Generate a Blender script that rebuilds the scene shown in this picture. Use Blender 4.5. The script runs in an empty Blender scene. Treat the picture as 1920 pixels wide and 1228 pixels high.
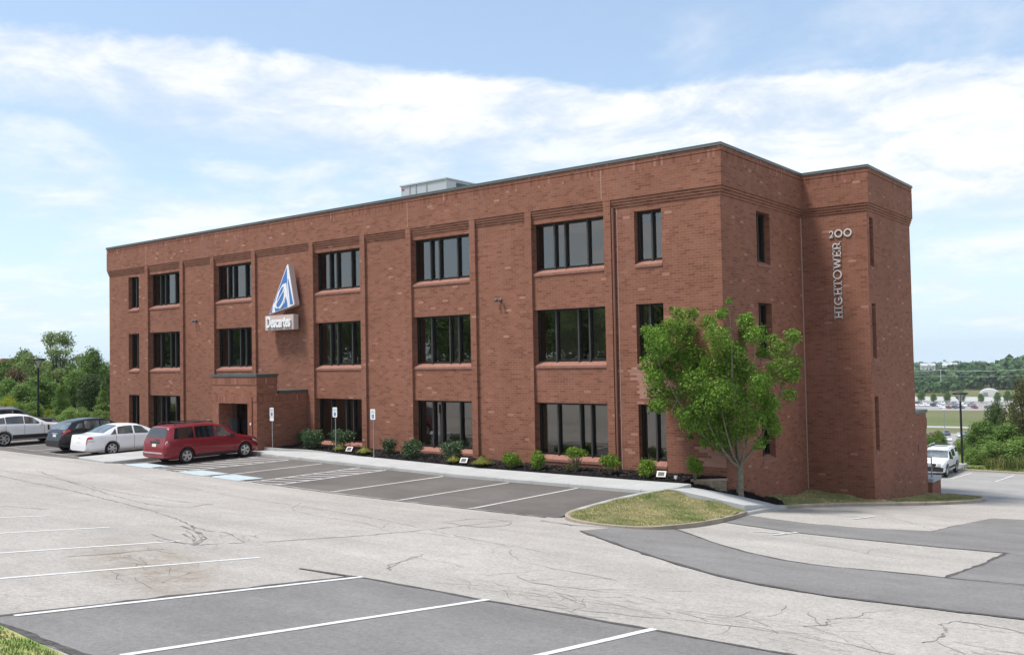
import bpy, bmesh, math, random
from mathutils import Vector, Matrix, noise as mnoise
from mathutils.geometry import tessellate_polygon
R = math.radians
SC = bpy.context.scene
COL = SC.collection
rnd = random.Random(7)

# ------------------------------------------------------------------ camera
cam_data = bpy.data.cameras.new('camera')
cam_data.sensor_width = 36.0
cam_data.lens = 32.215
cam_data.clip_start = 0.2
cam_data.clip_end = 9000
cam = bpy.data.objects.new('camera', cam_data)
COL.objects.link(cam)
CR = Vector((0.7862, 0.6177, -0.0190)); CU = Vector((0.0354, -0.0143, 0.9993)); CF = Vector((-0.6170, 0.7863, 0.0330))
cam.matrix_world = Matrix(((CR.x, CU.x, -CF.x, 14.474), (CR.y, CU.y, -CF.y, -30.861), (CR.z, CU.z, -CF.z, 5.023), (0, 0, 0, 1)))
SC.camera = cam

# ------------------------------------------------------------------ sky + sun
SUN_EL, SUN_AZ = 65.0, 217.0          # elevation, compass style angle of the sun (from +y, clockwise)
SKY_STRENGTH = 0.11
world = bpy.data.worlds.new('World'); SC.world = world; world.use_nodes = True
wn = world.node_tree.nodes; wl = world.node_tree.links
for n in list(wn): wn.remove(n)
def WN(t, **kw):
    n = wn.new(t)
    for k, v in kw.items(): setattr(n, k, v)
    return n
def wmath(op, a, b=None, c=None, clamp=False):
    n = wn.new('ShaderNodeMath'); n.operation = op; n.use_clamp = clamp
    for i, v in enumerate((a, b, c)):
        if v is None: continue
        if isinstance(v, (int, float)): n.inputs[i].default_value = v
        else: wl.new(v, n.inputs[i])
    return n.outputs[0]
sky = WN('ShaderNodeTexSky', sky_type='NISHITA', sun_disc=False)
sky.sun_elevation = R(SUN_EL); sky.sun_rotation = R(SUN_AZ)
sky.air_density = 1.0; sky.dust_density = 1.2; sky.ozone_density = 1.6
tc = WN('ShaderNodeTexCoord')
sep = WN('ShaderNodeSeparateXYZ'); wl.new(tc.outputs['Generated'], sep.inputs[0])
dx, dy, dz = sep.outputs
az = wmath('MULTIPLY', wmath('ARCTAN2', wmath('MULTIPLY', dx, -1.0), dy), 57.2958)   # degrees left of +y
el = wmath('MULTIPLY', wmath('ARCSINE', dz), 57.2958)
comb = WN('ShaderNodeCombineXYZ')
zz = wmath('ADD', wmath('MAXIMUM', dz, 0.0), 0.16)
wl.new(wmath('DIVIDE', dx, zz), comb.inputs[0]); wl.new(wmath('DIVIDE', dy, zz), comb.inputs[1]); comb.inputs[2].default_value = 3.3
def wnoise(scale, detail, rough, vec, dist=0.0):
    n = WN('ShaderNodeTexNoise'); n.inputs['Scale'].default_value = scale; n.inputs['Detail'].default_value = detail
    n.inputs['Roughness'].default_value = rough; n.inputs['Distortion'].default_value = dist; wl.new(vec, n.inputs['Vector']); return n.outputs['Fac']
def wramp(v, lo, hi, interp='SMOOTHSTEP'):
    n = WN('ShaderNodeMapRange', interpolation_type=interp); n.clamp = True
    n.inputs['From Min'].default_value = lo; n.inputs['From Max'].default_value = hi; wl.new(v, n.inputs['Value']); return n.outputs['Result']
nA = wnoise(1.9, 9, 0.62, comb.outputs[0], 0.25)      # billows
nB = wnoise(0.8, 6, 0.55, comb.outputs[0], 0.4)       # broad cover
# the long bank of cloud that crosses the sky: upper edge sharp, lower edge ragged
top_el = wmath('ADD', wmath('MULTIPLY', az, 0.055), 15.6)
bw = wmath('SUBTRACT', az, 42.0)
low_el = wmath('ADD', wmath('MULTIPLY', bw, 0.16), 13.2)
wob = wmath('MULTIPLY', wmath('SUBTRACT', nA, 0.5), 6.5)
wob2 = wmath('MULTIPLY', wmath('SUBTRACT', nB, 0.5), 12.0)
up = wramp(wmath('SUBTRACT', wmath('ADD', top_el, wob), el), 0.0, 1.1)
lo = wramp(wmath('SUBTRACT', el, wmath('ADD', low_el, wmath('ADD', wob, wob2))), -4.2, 1.6)
bank = wmath('MULTIPLY', up, lo)
# soft broken cloud lower down and elsewhere
cover = wmath('ADD', wmath('MULTIPLY', nA, 0.55), wmath('MULTIPLY', nB, 0.6))
patch = wmath('MULTIPLY', wramp(cover, 0.535, 0.72), wramp(el, 30.0, 9.0))
patch = wmath('MULTIPLY', patch, 0.80)
behind = wramp(cover, 0.50, 0.66)                     # sky on the far side, away from the bank
isback = wramp(wmath('ABSOLUTE', wmath('SUBTRACT', az, 38.0)), 60.0, 90.0)
patch = wmath('MAXIMUM', patch, wmath('MULTIPLY', behind, isback))
inner = wramp(wnoise(3.2, 8, 0.65, comb.outputs[0], 0.3), 0.32, 0.62)
mask = wmath('MULTIPLY', wmath('MAXIMUM', bank, patch, clamp=True), wmath('ADD', wmath('MULTIPLY', inner, 0.42), 0.58))
ccol = WN('ShaderNodeMix', data_type='RGBA'); wl.new(inner, ccol.inputs[0])
ccol.inputs[6].default_value = (0.46, 0.505, 0.56, 1); ccol.inputs[7].default_value = (0.60, 0.612, 0.63, 1)
skys = WN('ShaderNodeMix', data_type='RGBA', blend_type='MULTIPLY'); skys.inputs[0].default_value = 1.0
wl.new(sky.outputs[0], skys.inputs[6]); skys.inputs[7].default_value = (1.0, 1.0, 1.0, 1)
veil = WN('ShaderNodeMix', data_type='RGBA')          # thin high veil, thicker near the horizon
wl.new(wmath('ADD', wmath('MULTIPLY', wramp(el, 14.0, -1.0, 'LINEAR'), 0.55), 0.30), veil.inputs[0])
wl.new(skys.outputs[2], veil.inputs[6])
hz = WN('ShaderNodeVectorMath', operation='SCALE'); hz.inputs[0].default_value = (0.455, 0.575, 0.69); hz.inputs['Scale'].default_value = 1.0 / SKY_STRENGTH
wl.new(hz.outputs[0], veil.inputs[7])
csc = WN('ShaderNodeVectorMath', operation='SCALE'); wl.new(ccol.outputs[2], csc.inputs[0]); csc.inputs['Scale'].default_value = 1.0 / SKY_STRENGTH
fin = WN('ShaderNodeMix', data_type='RGBA'); wl.new(mask, fin.inputs[0]); wl.new(veil.outputs[2], fin.inputs[6]); wl.new(csc.outputs[0], fin.inputs[7])
bg = WN('ShaderNodeBackground'); bg.inputs['Strength'].default_value = SKY_STRENGTH; wl.new(fin.outputs[2], bg.inputs['Color'])
wo = WN('ShaderNodeOutputWorld'); wl.new(bg.outputs[0], wo.inputs['Surface'])

sun_data = bpy.data.lights.new('sun', 'SUN'); sun_data.energy = 2.7; sun_data.angle = R(12.0); sun_data.color = (1.0, 0.955, 0.89)
sun = bpy.data.objects.new('sun', sun_data); COL.objects.link(sun)
sd = Vector((math.sin(R(SUN_AZ)) * math.cos(R(SUN_EL)), math.cos(R(SUN_AZ)) * math.cos(R(SUN_EL)), math.sin(R(SUN_EL))))
sun.rotation_euler = sd.to_track_quat('Z', 'Y').to_euler()
SC.view_settings.view_transform = 'Standard'; SC.view_settings.look = 'None'
SC.view_settings.gamma = 1.0; SC.view_settings.exposure = 0.80; SC.view_settings.use_curve_mapping = False
SC.cycles.max_bounces = 8; SC.cycles.transparent_max_bounces = 12

# ------------------------------------------------------------------ mesh helpers
class MB:
    def __init__(s): s.v = []; s.f = []; s.sm = []; s.mi = []; s.cur = 0
    def add(s, pts, faces, smooth=False):
        o = len(s.v); s.v += [tuple(p) for p in pts]
        for f in faces: s.f.append(tuple(i + o for i in f)); s.sm.append(smooth); s.mi.append(s.cur)
    def poly(s, pts, smooth=False): s.add(pts, [tuple(range(len(pts)))], smooth)
    def box(s, x0, x1, y0, y1, z0, z1):
        s.add([(x0, y0, z0), (x1, y0, z0), (x1, y1, z0), (x0, y1, z0), (x0, y0, z1), (x1, y0, z1), (x1, y1, z1), (x0, y1, z1)],
              [(0, 3, 2, 1), (4, 5, 6, 7), (0, 1, 5, 4), (1, 2, 6, 5), (2, 3, 7, 6), (3, 0, 4, 7)])
    def prism(s, poly, axis, a, b):
        """closed outline (2D) pushed along an axis: axis 'y' -> (u,.,v)=(x,z); 'x' -> (y,z); 'z' -> (x,y)"""
        def P(u, v, w): return (u, w, v) if axis == 'y' else ((w, u, v) if axis == 'x' else (u, v, w))
        n = len(poly); pts = [P(u, v, a) for u, v in poly] + [P(u, v, b) for u, v in poly]
        fs = [tuple(range(n)), tuple(range(2 * n - 1, n - 1, -1))]
        for i in range(n):
            j = (i + 1) % n; fs.append((i, n + i, n + j, j))
        s.add(pts, fs)
    def tube(s, path, radii, n=8, caps=True, smooth=True):
        path = [Vector(p) for p in path]; rings = []
        if not isinstance(radii, (list, tuple)): radii = [radii] * len(path)
        up = Vector((0.31, 0.17, 0.93)).normalized()
        for i, p in enumerate(path):
            d = (path[min(i + 1, len(path) - 1)] - path[max(i - 1, 0)]).normalized()
            a = d.cross(up)
            if a.length < 1e-3: a = d.cross(Vector((1, 0, 0)))
            a.normalize(); b = a.cross(d).normalized()
            rings.append([p + (a * math.cos(2 * math.pi * k / n) + b * math.sin(2 * math.pi * k / n)) * radii[i] for k in range(n)])
        pts = [q for r in rings for q in r]; fs = []
        for i in range(len(path) - 1):
            for k in range(n):
                k2 = (k + 1) % n; fs.append((i * n + k, i * n + k2, (i + 1) * n + k2, (i + 1) * n + k))
        s.add(pts, fs, smooth)
        if caps:
            s.add(rings[0], [tuple(range(n - 1, -1, -1))]); s.add(rings[-1], [tuple(range(n))])
    def lathe(s, prof, center, axis='z', n=24, smooth=True):
        """prof: list of (radius, height)"""
        c = Vector(center); pts = []; fs = []
        for r_, h in prof:
            for k in range(n):
                a = 2 * math.pi * k / n; u, v = r_ * math.cos(a), r_ * math.sin(a)
                pts.append(c + (Vector((u, v, h)) if axis == 'z' else Vector((h, u, v)) if axis == 'x' else Vector((u, h, v))))
        for i in range(len(prof) - 1):
            for k in range(n):
                k2 = (k + 1) % n; fs.append((i * n + k, i * n + k2, (i + 1) * n + k2, (i + 1) * n + k))
        s.add(pts, fs, smooth)
    def build(s, name, mats, parent=None, fix=False, loc=None):
        me = bpy.data.meshes.new(name); me.from_pydata(s.v, [], s.f)
        mats = mats if isinstance(mats, (list, tuple)) else [mats]
        for m in mats: me.materials.append(m)
        me.polygons.foreach_set('use_smooth', s.sm); me.polygons.foreach_set('material_index', s.mi)
        if fix:
            bm = bmesh.new(); bm.from_mesh(me); bmesh.ops.recalc_face_normals(bm, faces=bm.faces); bm.to_mesh(me); bm.free()
        return link(name, me, parent, loc)
def link(name, me, parent=None, loc=None):
    o = bpy.data.objects.new(name, me); COL.objects.link(o)
    if parent: o.parent = parent
    if loc is not None: o.location = loc
    return o
def boxuv(o):
    me = o.data; uv = me.uv_layers.new(name='UVMap') if not me.uv_layers else me.uv_layers[0]
    for p in me.polygons:
        n = p.normal
        for li in p.loop_indices:
            c = me.vertices[me.loops[li].vertex_index].co
            if abs(n.z) > 0.8: uv.data[li].uv = (c.x, c.y)
            elif abs(n.x) > abs(n.y): uv.data[li].uv = (c.y, c.z)
            else: uv.data[li].uv = (c.x, c.z)
    return o
def tag(o, label=None, cat=None, group=None, kind=None):
    if label: o['label'] = label
    if cat: o['category'] = cat
    if group: o['group'] = group
    if kind: o['kind'] = kind
    return o
def empty(name, loc, rz=0.0):
    o = bpy.data.objects.new(name, None); COL.objects.link(o); o.location = loc; o.rotation_euler = (0, 0, rz); o.empty_display_size = 0.2
    return o
def copy_tree(o, parent=None):
    c = o.copy(); COL.objects.link(c)
    if parent: c.parent = parent
    for ch in list(o.children): copy_tree(ch, c)
    return c
def text_mesh(body, size, sx=1.0, offset=0.0, extrude=0.0):
    cu = bpy.data.curves.new('lettering', 'FONT'); cu.body = body; cu.size = size; cu.offset = offset; cu.extrude = extrude
    cu.align_x = 'CENTER'; cu.align_y = 'CENTER'; cu.resolution_u = 4
    o = bpy.data.objects.new('lettering', cu); COL.objects.link(o)
    dg = bpy.context.evaluated_depsgraph_get(); me = bpy.data.meshes.new_from_object(o.evaluated_get(dg))
    bpy.data.objects.remove(o); bpy.data.curves.remove(cu)
    for v in me.vertices: v.co.x *= sx
    return me

# ------------------------------------------------------------------ materials
class NT:
    def __init__(s, name):
        s.m = bpy.data.materials.new(name); s.m.use_nodes = True; s.t = s.m.node_tree; s.n = s.t.nodes; s.l = s.t.links
        for x in list(s.n): s.n.remove(x)
        s.out = s.n.new('ShaderNodeOutputMaterial'); s.b = s.n.new('ShaderNodeBsdfPrincipled'); s.l.new(s.b.outputs[0], s.out.inputs[0])
    def node(s, t, **kw):
        n = s.n.new(t)
        for k, v in kw.items(): setattr(n, k, v)
        return n
    def set(s, sock, v):
        if isinstance(v, bpy.types.NodeSocket): s.l.new(v, sock)
        else: sock.default_value = v
    def math(s, op, a, b=None, clamp=False):
        n = s.node('ShaderNodeMath', operation=op, use_clamp=clamp); s.set(n.inputs[0], a)
        if b is not None: s.set(n.inputs[1], b)
        return n.outputs[0]
    def pos(s): return s.node('ShaderNodeNewGeometry').outputs['Position']
    def noise(s, scale, detail=4, rough=0.55, vec=None, dist=0.0):
        n = s.node('ShaderNodeTexNoise'); n.inputs['Scale'].default_value = scale; n.inputs['Detail'].default_value = detail
        n.inputs['Roughness'].default_value = rough; n.inputs['Distortion'].default_value = dist
        s.l.new(vec if vec is not None else s.pos(), n.inputs['Vector']); return n.outputs['Fac']
    def ramp(s, v, lo, hi, a=0.0, b=1.0):
        n = s.node('ShaderNodeMapRange'); n.clamp = True
        for k, x in (('From Min', lo), ('From Max', hi), ('To Min', a), ('To Max', b)): n.inputs[k].default_value = x
        s.l.new(v, n.inputs['Value']); return n.outputs['Result']
    def mix(s, f, a, b, bt='MIX'):
        n = s.node('ShaderNodeMix', data_type='RGBA', blend_type=bt)
        s.set(n.inputs[0], f)
        for i, v in ((6, a), (7, b)): s.set(n.inputs[i], v if isinstance(v, bpy.types.NodeSocket) else (*v, 1))
        return n.outputs[2]
    def bright(s, col, v):
        n = s.node('ShaderNodeHueSaturation'); s.set(n.inputs['Color'], col if isinstance(col, bpy.types.NodeSocket) else (*col, 1)); s.set(n.inputs['Value'], v); return n.outputs[0]
    def bump(s, h, strength=0.3, dist=0.02):
        n = s.node('ShaderNodeBump'); n.inputs['Strength'].default_value = strength; n.inputs['Distance'].default_value = dist
        s.l.new(h, n.inputs['Height']); s.l.new(n.outputs[0], s.b.inputs['Normal'])
    def done(s, col=None, rough=0.6, metal=0.0, spec=0.5, coat=None):
        if col is not None: s.set(s.b.inputs['Base Color'], col if isinstance(col, bpy.types.NodeSocket) else (*col, 1))
        s.set(s.b.inputs['Roughness'], rough); s.set(s.b.inputs['Metallic'], metal); s.set(s.b.inputs['Specular IOR Level'], spec)
        if coat: s.b.inputs['Coat Weight'].default_value = coat; s.b.inputs['Coat Roughness'].default_value = 0.03
        return s.m
M = {}
def simple(name, col, rough=0.6, metal=0.0, spec=0.5, var=0.08, scale=8.0, coat=None):
    t = NT(name); n = t.noise(scale, 5, 0.6, t.node('ShaderNodeTexCoord').outputs['Object'])
    M[name] = t.done(t.bright(col, t.ramp(n, 0.3, 0.7, 1 - var, 1 + var)), rough, metal, spec, coat); return M[name]

def asphalt(name, c_lo, c_hi, speck, crack=1.0, stain=0.5):
    t = NT(name); p = t.pos()
    big = t.noise(0.22, 6, 0.6, p); mid = t.noise(1.3, 5, 0.65, p); fine = t.noise(38.0, 3, 0.7, p); grit = t.noise(95.0, 2, 0.5, p)
    col = t.mix(t.ramp(big, 0.32, 0.68), c_lo, c_hi)
    col = t.bright(col, t.ramp(mid, 0.3, 0.7, 0.93, 1.06))
    f = t.math('ADD', t.ramp(fine, 0.3, 0.7, -speck, speck), t.ramp(grit, 0.3, 0.7, -speck, speck))
    f2 = t.ramp(t.noise(13.0, 3, 0.75, p), 0.32, 0.68, -speck, speck); col = t.bright(col, t.math('ADD', t.math('ADD', f, f2), 1.0))
    mp = t.node('ShaderNodeMapping'); mp.inputs['Scale'].default_value = (0.055, 0.9, 1.0); mp.inputs['Rotation'].default_value = (0, 0, R(4)); t.l.new(p, mp.inputs[0])
    streak = t.noise(1.0, 4, 0.6, mp.outputs[0])
    col = t.bright(col, t.ramp(streak, 0.3, 0.72, 1.06, 0.88))
    if crack:
        warp = t.node('ShaderNodeVectorMath', operation='MULTIPLY_ADD'); nz = t.node('ShaderNodeTexNoise'); nz.inputs['Scale'].default_value = 0.9; nz.inputs['Detail'].default_value = 5
        t.l.new(p, nz.inputs['Vector']); t.l.new(nz.outputs['Color'], warp.inputs[0]); warp.inputs[1].default_value = (1.6, 1.6, 0.0); t.l.new(p, warp.inputs[2])
        for sc_, wd, lo_, hi_ in ((0.16, 0.0028, 0.46, 0.60), (0.75, 0.010, 0.53, 0.64)):
            v = t.node('ShaderNodeTexVoronoi', feature='DISTANCE_TO_EDGE', voronoi_dimensions='2D'); v.inputs['Scale'].default_value = sc_; t.l.new(warp.outputs[0], v.inputs['Vector'])
            ln = t.ramp(v.outputs['Distance'], 0.0, wd, 1.0, 0.0)
            msk = t.ramp(t.noise(0.17 if sc_ < 0.3 else 0.12, 3, 0.6, p), lo_, hi_)
            col = t.mix(t.math('MULTIPLY', t.math('MULTIPLY', ln, msk), 0.62 * crack), col, (0.13, 0.12, 0.11))
    if stain:
        st = t.ramp(t.noise(0.5, 6, 0.7, p), 0.60, 0.78, 0.0, stain * 0.55)
        col = t.mix(st, col, t.bright(col, 0.66))
    if name == 'asphalt_old':                        # old oil and rust stain across the bays in the foreground
        sx = t.node('ShaderNodeSeparateXYZ'); t.l.new(p, sx.inputs[0])
        u_ = t.math('DIVIDE', t.math('ADD', sx.outputs[0], 0.6), 3.6); v_ = t.math('DIVIDE', t.math('ADD', t.math('ADD', sx.outputs[1], 22.3), t.math('MULTIPLY', sx.outputs[0], 0.30)), 1.25)
        g_ = t.math('ADD', t.math('MULTIPLY', u_, u_), t.math('MULTIPLY', v_, v_))
        g_ = t.math('MULTIPLY', t.ramp(g_, 0.1, 1.2, 1.0, 0.0), t.ramp(t.noise(1.7, 6, 0.75, p), 0.34, 0.66)); col = t.mix(t.math('MULTIPLY', g_, 0.75), col, (0.21, 0.160, 0.11))
    t.bump(t.math('ADD', grit, fine), 0.35, 0.006)
    M[name] = t.done(col, 0.9, 0, 0.25)
asphalt('asphalt_old', (0.335, 0.311, 0.284), (0.395, 0.369, 0.340), 0.17, 0.8, 0.5)
asphalt('asphalt_patch', (0.160, 0.153, 0.147), (0.216, 0.208, 0.201), 0.14, 0.12, 0.55)
asphalt('asphalt_row', (0.108, 0.098, 0.090), (0.165, 0.152, 0.142), 0.08, 0.25, 0.8)
asphalt('asphalt_far', (0.275, 0.265, 0.252), (0.325, 0.312, 0.298), 0.09, 0.7, 0.5)
t = NT('seal'); M['crack'] = None; M['seal'] = t.done(t.bright((0.085, 0.080, 0.076), t.ramp(t.noise(9, 4), 0.3, 0.7, 0.7, 1.4)), 0.85, 0, 0.2)
t = NT('crack'); M['crack'] = t.done(t.bright((0.185, 0.172, 0.158), t.ramp(t.noise(3, 5), 0.3, 0.7, 0.6, 1.7)), 0.9, 0, 0.1)
def paint(name, col, wear):
    t = NT(name); n = t.math('ADD', t.math('MULTIPLY', t.noise(5, 6, 0.75), 0.6), t.math('MULTIPLY', t.noise(42, 3, 0.7), 0.45))
    M[name] = t.done(t.mix(t.ramp(n, 0.55, 0.72, 0, wear), col, (0.22, 0.21, 0.20)), 0.75, 0, 0.3)
paint('paint_white', (0.62, 0.615, 0.60), 0.8)
paint('paint_faded', (0.60, 0.59, 0.57), 1.0)
paint('paint_blue', (0.42, 0.49, 0.515), 0.8)
def concrete(name, c, var, joints=None):
    t = NT(name); p = t.pos(); col = t.bright(c, t.ramp(t.noise(1.1, 6, 0.65, p), 0.3, 0.7, 1 - var, 1 + var))
    col = t.bright(col, t.ramp(t.noise(40, 3, 0.6, p), 0.3, 0.7, 0.95, 1.05))
    if joints:
        sx = t.node('ShaderNodeSeparateXYZ'); t.l.new(p, sx.inputs[0])
        m = t.math('ABSOLUTE', t.math('SUBTRACT', t.math('FRACT', t.math('DIVIDE', sx.outputs[0], joints)), 0.5))
        col = t.mix(t.math('MULTIPLY', t.math('LESS_THAN', m, 0.006), 0.5), col, (0.12, 0.12, 0.12))
    t.bump(t.noise(60, 3, 0.6, p), 0.2, 0.004)
    M[name] = t.done(col, 0.9, 0, 0.25)
concrete('concrete', (0.41, 0.415, 0.41), 0.09, 1.55)
concrete('concrete_pad', (0.40, 0.395, 0.385), 0.12)
concrete('curb_new', (0.38, 0.38, 0.37), 0.15, 3.0)
concrete('curb_old', (0.300, 0.255, 0.205), 0.22, 3.0)
t = NT('mulch'); n1 = t.noise(26, 4, 0.7); M['mulch'] = t.m; M['mulch_chip'] = None; t.bump(t.math('ADD', n1, t.noise(70, 3, 0.6)), 1.0, 0.05)
t.done(t.mix(t.ramp(n1, 0.35, 0.75), (0.0065, 0.006, 0.0075), (0.022, 0.020, 0.022)), 0.95, 0, 0.15)
t = NT('mulch_chip'); M['mulch_chip'] = t.done(t.bright((0.022, 0.018, 0.016), t.ramp(t.node('ShaderNodeNewGeometry').outputs['Random Per Island'], 0, 1, 0.3, 2.6)), 0.9, 0, 0.2)
def grass_mat(name, a, b, c, sc=0.6):
    t = NT(name); p = t.pos(); col = t.mix(t.ramp(t.noise(sc, 5, 0.65, p), 0.38, 0.62), a, b)
    col = t.mix(t.ramp(t.noise(sc * 3.1, 5, 0.7, p), 0.52, 0.70), col, c)
    isl = t.node('ShaderNodeNewGeometry').outputs['Random Per Island']
    col = t.bright(col, t.ramp(isl, 0, 1, 0.7, 1.3)); M[name] = t.done(col, 0.85, 0, 0.2)
grass_mat('grass_dry', (0.15, 0.225, 0.055), (0.50, 0.43, 0.22), (0.62, 0.50, 0.29), 0.55)
grass_mat('grass_green', (0.09, 0.145, 0.03), (0.14, 0.19, 0.05), (0.36, 0.31, 0.15), 0.7)
grass_mat('grass_tall', (0.085, 0.125, 0.030), (0.15, 0.165, 0.05), (0.24, 0.20, 0.09), 0.7)
grass_mat('soil', (0.26, 0.215, 0.115), (0.15, 0.165, 0.06), (0.32, 0.26, 0.15), 0.8)

def brick(name, cols, mortar, bw=0.305, bh=0.1016, soldier=False, bumpy=0.5, wash=True):
    t = NT(name); uvn = t.node('ShaderNodeUVMap'); vec = uvn.outputs[0]
    if soldier:
        s_ = t.node('ShaderNodeSeparateXYZ'); c_ = t.node('ShaderNodeCombineXYZ'); t.l.new(vec, s_.inputs[0]); t.l.new(s_.outputs[1], c_.inputs[0]); t.l.new(s_.outputs[0], c_.inputs[1]); vec = c_.outputs[0]
    bt = t.node('ShaderNodeTexBrick'); t.l.new(vec, bt.inputs['Vector']); bt.offset = 0.0 if soldier else 0.5
    bt.inputs['Color1'].default_value = (0, 0, 0, 1); bt.inputs['Color2'].default_value = (1, 1, 1, 1); bt.inputs['Mortar'].default_value = (0.5, 0.5, 0.5, 1)
    bt.inputs['Scale'].default_value = 1.0; bt.inputs['Mortar Size'].default_value = 0.0055; bt.inputs['Mortar Smooth'].default_value = 0.3
    bt.inputs['Brick Width'].default_value = bw; bt.inputs['Row Height'].default_value = bh
    cr = t.node('ShaderNodeValToRGB'); t.l.new(bt.outputs['Color'], cr.inputs[0]); e = cr.color_ramp.elements
    cr.color_ramp.interpolation = 'LINEAR'
    e[0].position = cols[0][0]; e[0].color = (*cols[0][1], 1); e[1].position = cols[-1][0]; e[1].color = (*cols[-1][1], 1)
    for pz, cc in cols[1:-1]:
        x = e.new(pz); x.color = (*cc, 1)
    col = t.bright(cr.outputs[0], t.ramp(t.noise(30, 4, 0.6), 0.3, 0.7, 0.90, 1.09))
    if wash: col = t.bright(col, t.ramp(t.noise(0.33, 5, 0.6), 0.3, 0.7, 0.88, 1.09))
    if wash:
        mp = t.node('ShaderNodeMapping'); mp.inputs['Scale'].default_value = (1.4, 1.4, 0.14); t.l.new(t.pos(), mp.inputs[0])
        col = t.mix(t.ramp(t.noise(1.0, 5, 0.7, mp.outputs[0]), 0.54, 0.76, 0, 0.27), col, (0.33, 0.20, 0.165))
    mo = t.bright(mortar, t.ramp(t.noise(2.2, 4, 0.6), 0.3, 0.7, 0.8, 1.2))
    col = t.mix(bt.outputs['Fac'], col, mo)
    t.bump(t.math('ADD', t.math('MULTIPLY', t.math('SUBTRACT', 1.0, bt.outputs['Fac']), 1.0), t.math('MULTIPLY', t.noise(45, 4, 0.6), 0.35)), bumpy, 0.008)
    M[name] = t.done(col, 0.88, 0, 0.2)
BC = [(0.0, (0.176, 0.071, 0.045)), (0.14, (0.204, 0.085, 0.053)), (0.26, (0.226, 0.096, 0.061)), (0.60, (0.240, 0.103, 0.065)), (0.93, (0.258, 0.114, 0.073)), (0.987, (0.272, 0.118, 0.083)), (0.993, (0.355, 0.185, 0.137)), (1.0, (0.375, 0.20, 0.15))]
MORT = (0.325, 0.175, 0.130)
brick('brick', BC, MORT)
brick('brick_soldier', [(0.0, (0.165, 0.066, 0.042)), (0.3, (0.230, 0.097, 0.062)), (0.95, (0.262, 0.114, 0.075)), (0.98, (0.34, 0.165, 0.12)), (1.0, (0.37, 0.19, 0.14))], (0.25, 0.115, 0.085), 0.305, 0.1016, True)
brick('brick_light', [(0.0, (0.34, 0.175, 0.130)), (0.5, (0.38, 0.205, 0.155)), (1.0, (0.41, 0.225, 0.172))], (0.40, 0.24, 0.19))
brick('brick_sill', [(0.0, (0.245, 0.118, 0.088)), (0.5, (0.268, 0.132, 0.098)), (1.0, (0.29, 0.148, 0.112))], (0.26, 0.13, 0.105), 0.305, 0.1016, True, 0.3, False)
simple('joint', (0.40, 0.27, 0.22), 0.9)
simple('coping', (0.095, 0.115, 0.115), 0.45, 0.4, 0.5, 0.12, 2.0)
simple('coping_edge', (0.16, 0.185, 0.18), 0.5, 0.4)
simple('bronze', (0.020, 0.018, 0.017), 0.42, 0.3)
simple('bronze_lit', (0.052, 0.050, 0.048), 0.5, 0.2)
simple('downpipe', (0.20, 0.085, 0.055), 0.5, 0.1)
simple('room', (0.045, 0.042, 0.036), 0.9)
simple('blind', (0.40, 0.38, 0.32), 0.9, var=0.05)
simple('blind_dark', (0.13, 0.115, 0.09), 0.9, var=0.08)
simple('roofing', (0.16, 0.16, 0.155), 0.9)
t = NT('pane'); tr = t.node('ShaderNodeBsdfTransparent'); tr.inputs[0].default_value = (0.56, 0.55, 0.50, 1); gl = t.node('ShaderNodeBsdfGlossy'); gl.inputs['Roughness'].default_value = 0.012
gl.inputs['Color'].default_value = (0.88, 0.86, 0.83, 1)
fr = t.node('ShaderNodeFresnel'); fr.inputs['IOR'].default_value = 2.45; mx = t.node('ShaderNodeMixShader'); t.l.new(fr.outputs[0], mx.inputs[0]); t.l.new(tr.outputs[0], mx.inputs[1]); t.l.new(gl.outputs[0], mx.inputs[2])
gb = t.node('ShaderNodeBump'); gb.inputs['Strength'].default_value = 0.05; gb.inputs['Distance'].default_value = 0.02; t.l.new(t.noise(0.9, 2, 0.4), gb.inputs['Height']); t.l.new(gb.outputs[0], gl.inputs['Normal'])
t.l.new(mx.outputs[0], t.out.inputs[0]); M['pane'] = t.m
simple('metal_grey', (0.34, 0.35, 0.36), 0.4, 0.7)
simple('metal_light', (0.50, 0.52, 0.51), 0.45, 0.3, var=0.05)
simple('metal_dark', (0.10, 0.11, 0.125), 0.5, 0.3)
simple('black_metal', (0.012, 0.012, 0.013), 0.45, 0.2)
simple('white_plastic', (0.78, 0.78, 0.78), 0.5, var=0.03)
simple('sign_white', (0.80, 0.83, 0.82), 0.4, var=0.03)
simple('sign_blue', (0.012, 0.075, 0.30), 0.4)
simple('sign_green', (0.10, 0.33, 0.20), 0.4)
simple('emblem_blue', (0.055, 0.17, 0.46), 0.35, var=0.03)
simple('sign_side', (0.50, 0.40, 0.37), 0.6)
simple('stone', (0.30, 0.24, 0.17), 0.9, var=0.3, scale=5)
simple('stone_cap', (0.36, 0.27, 0.20), 0.9, var=0.12, scale=4)
simple('letter_metal', (0.60, 0.585, 0.57), 0.5, var=0.04)
simple('lamp_frame', (0.52, 0.50, 0.48), 0.5, var=0.04)
simple('red_roof', (0.26, 0.055, 0.045), 0.7)
simple('red_sign', (0.45, 0.04, 0.04), 0.5)
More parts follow.
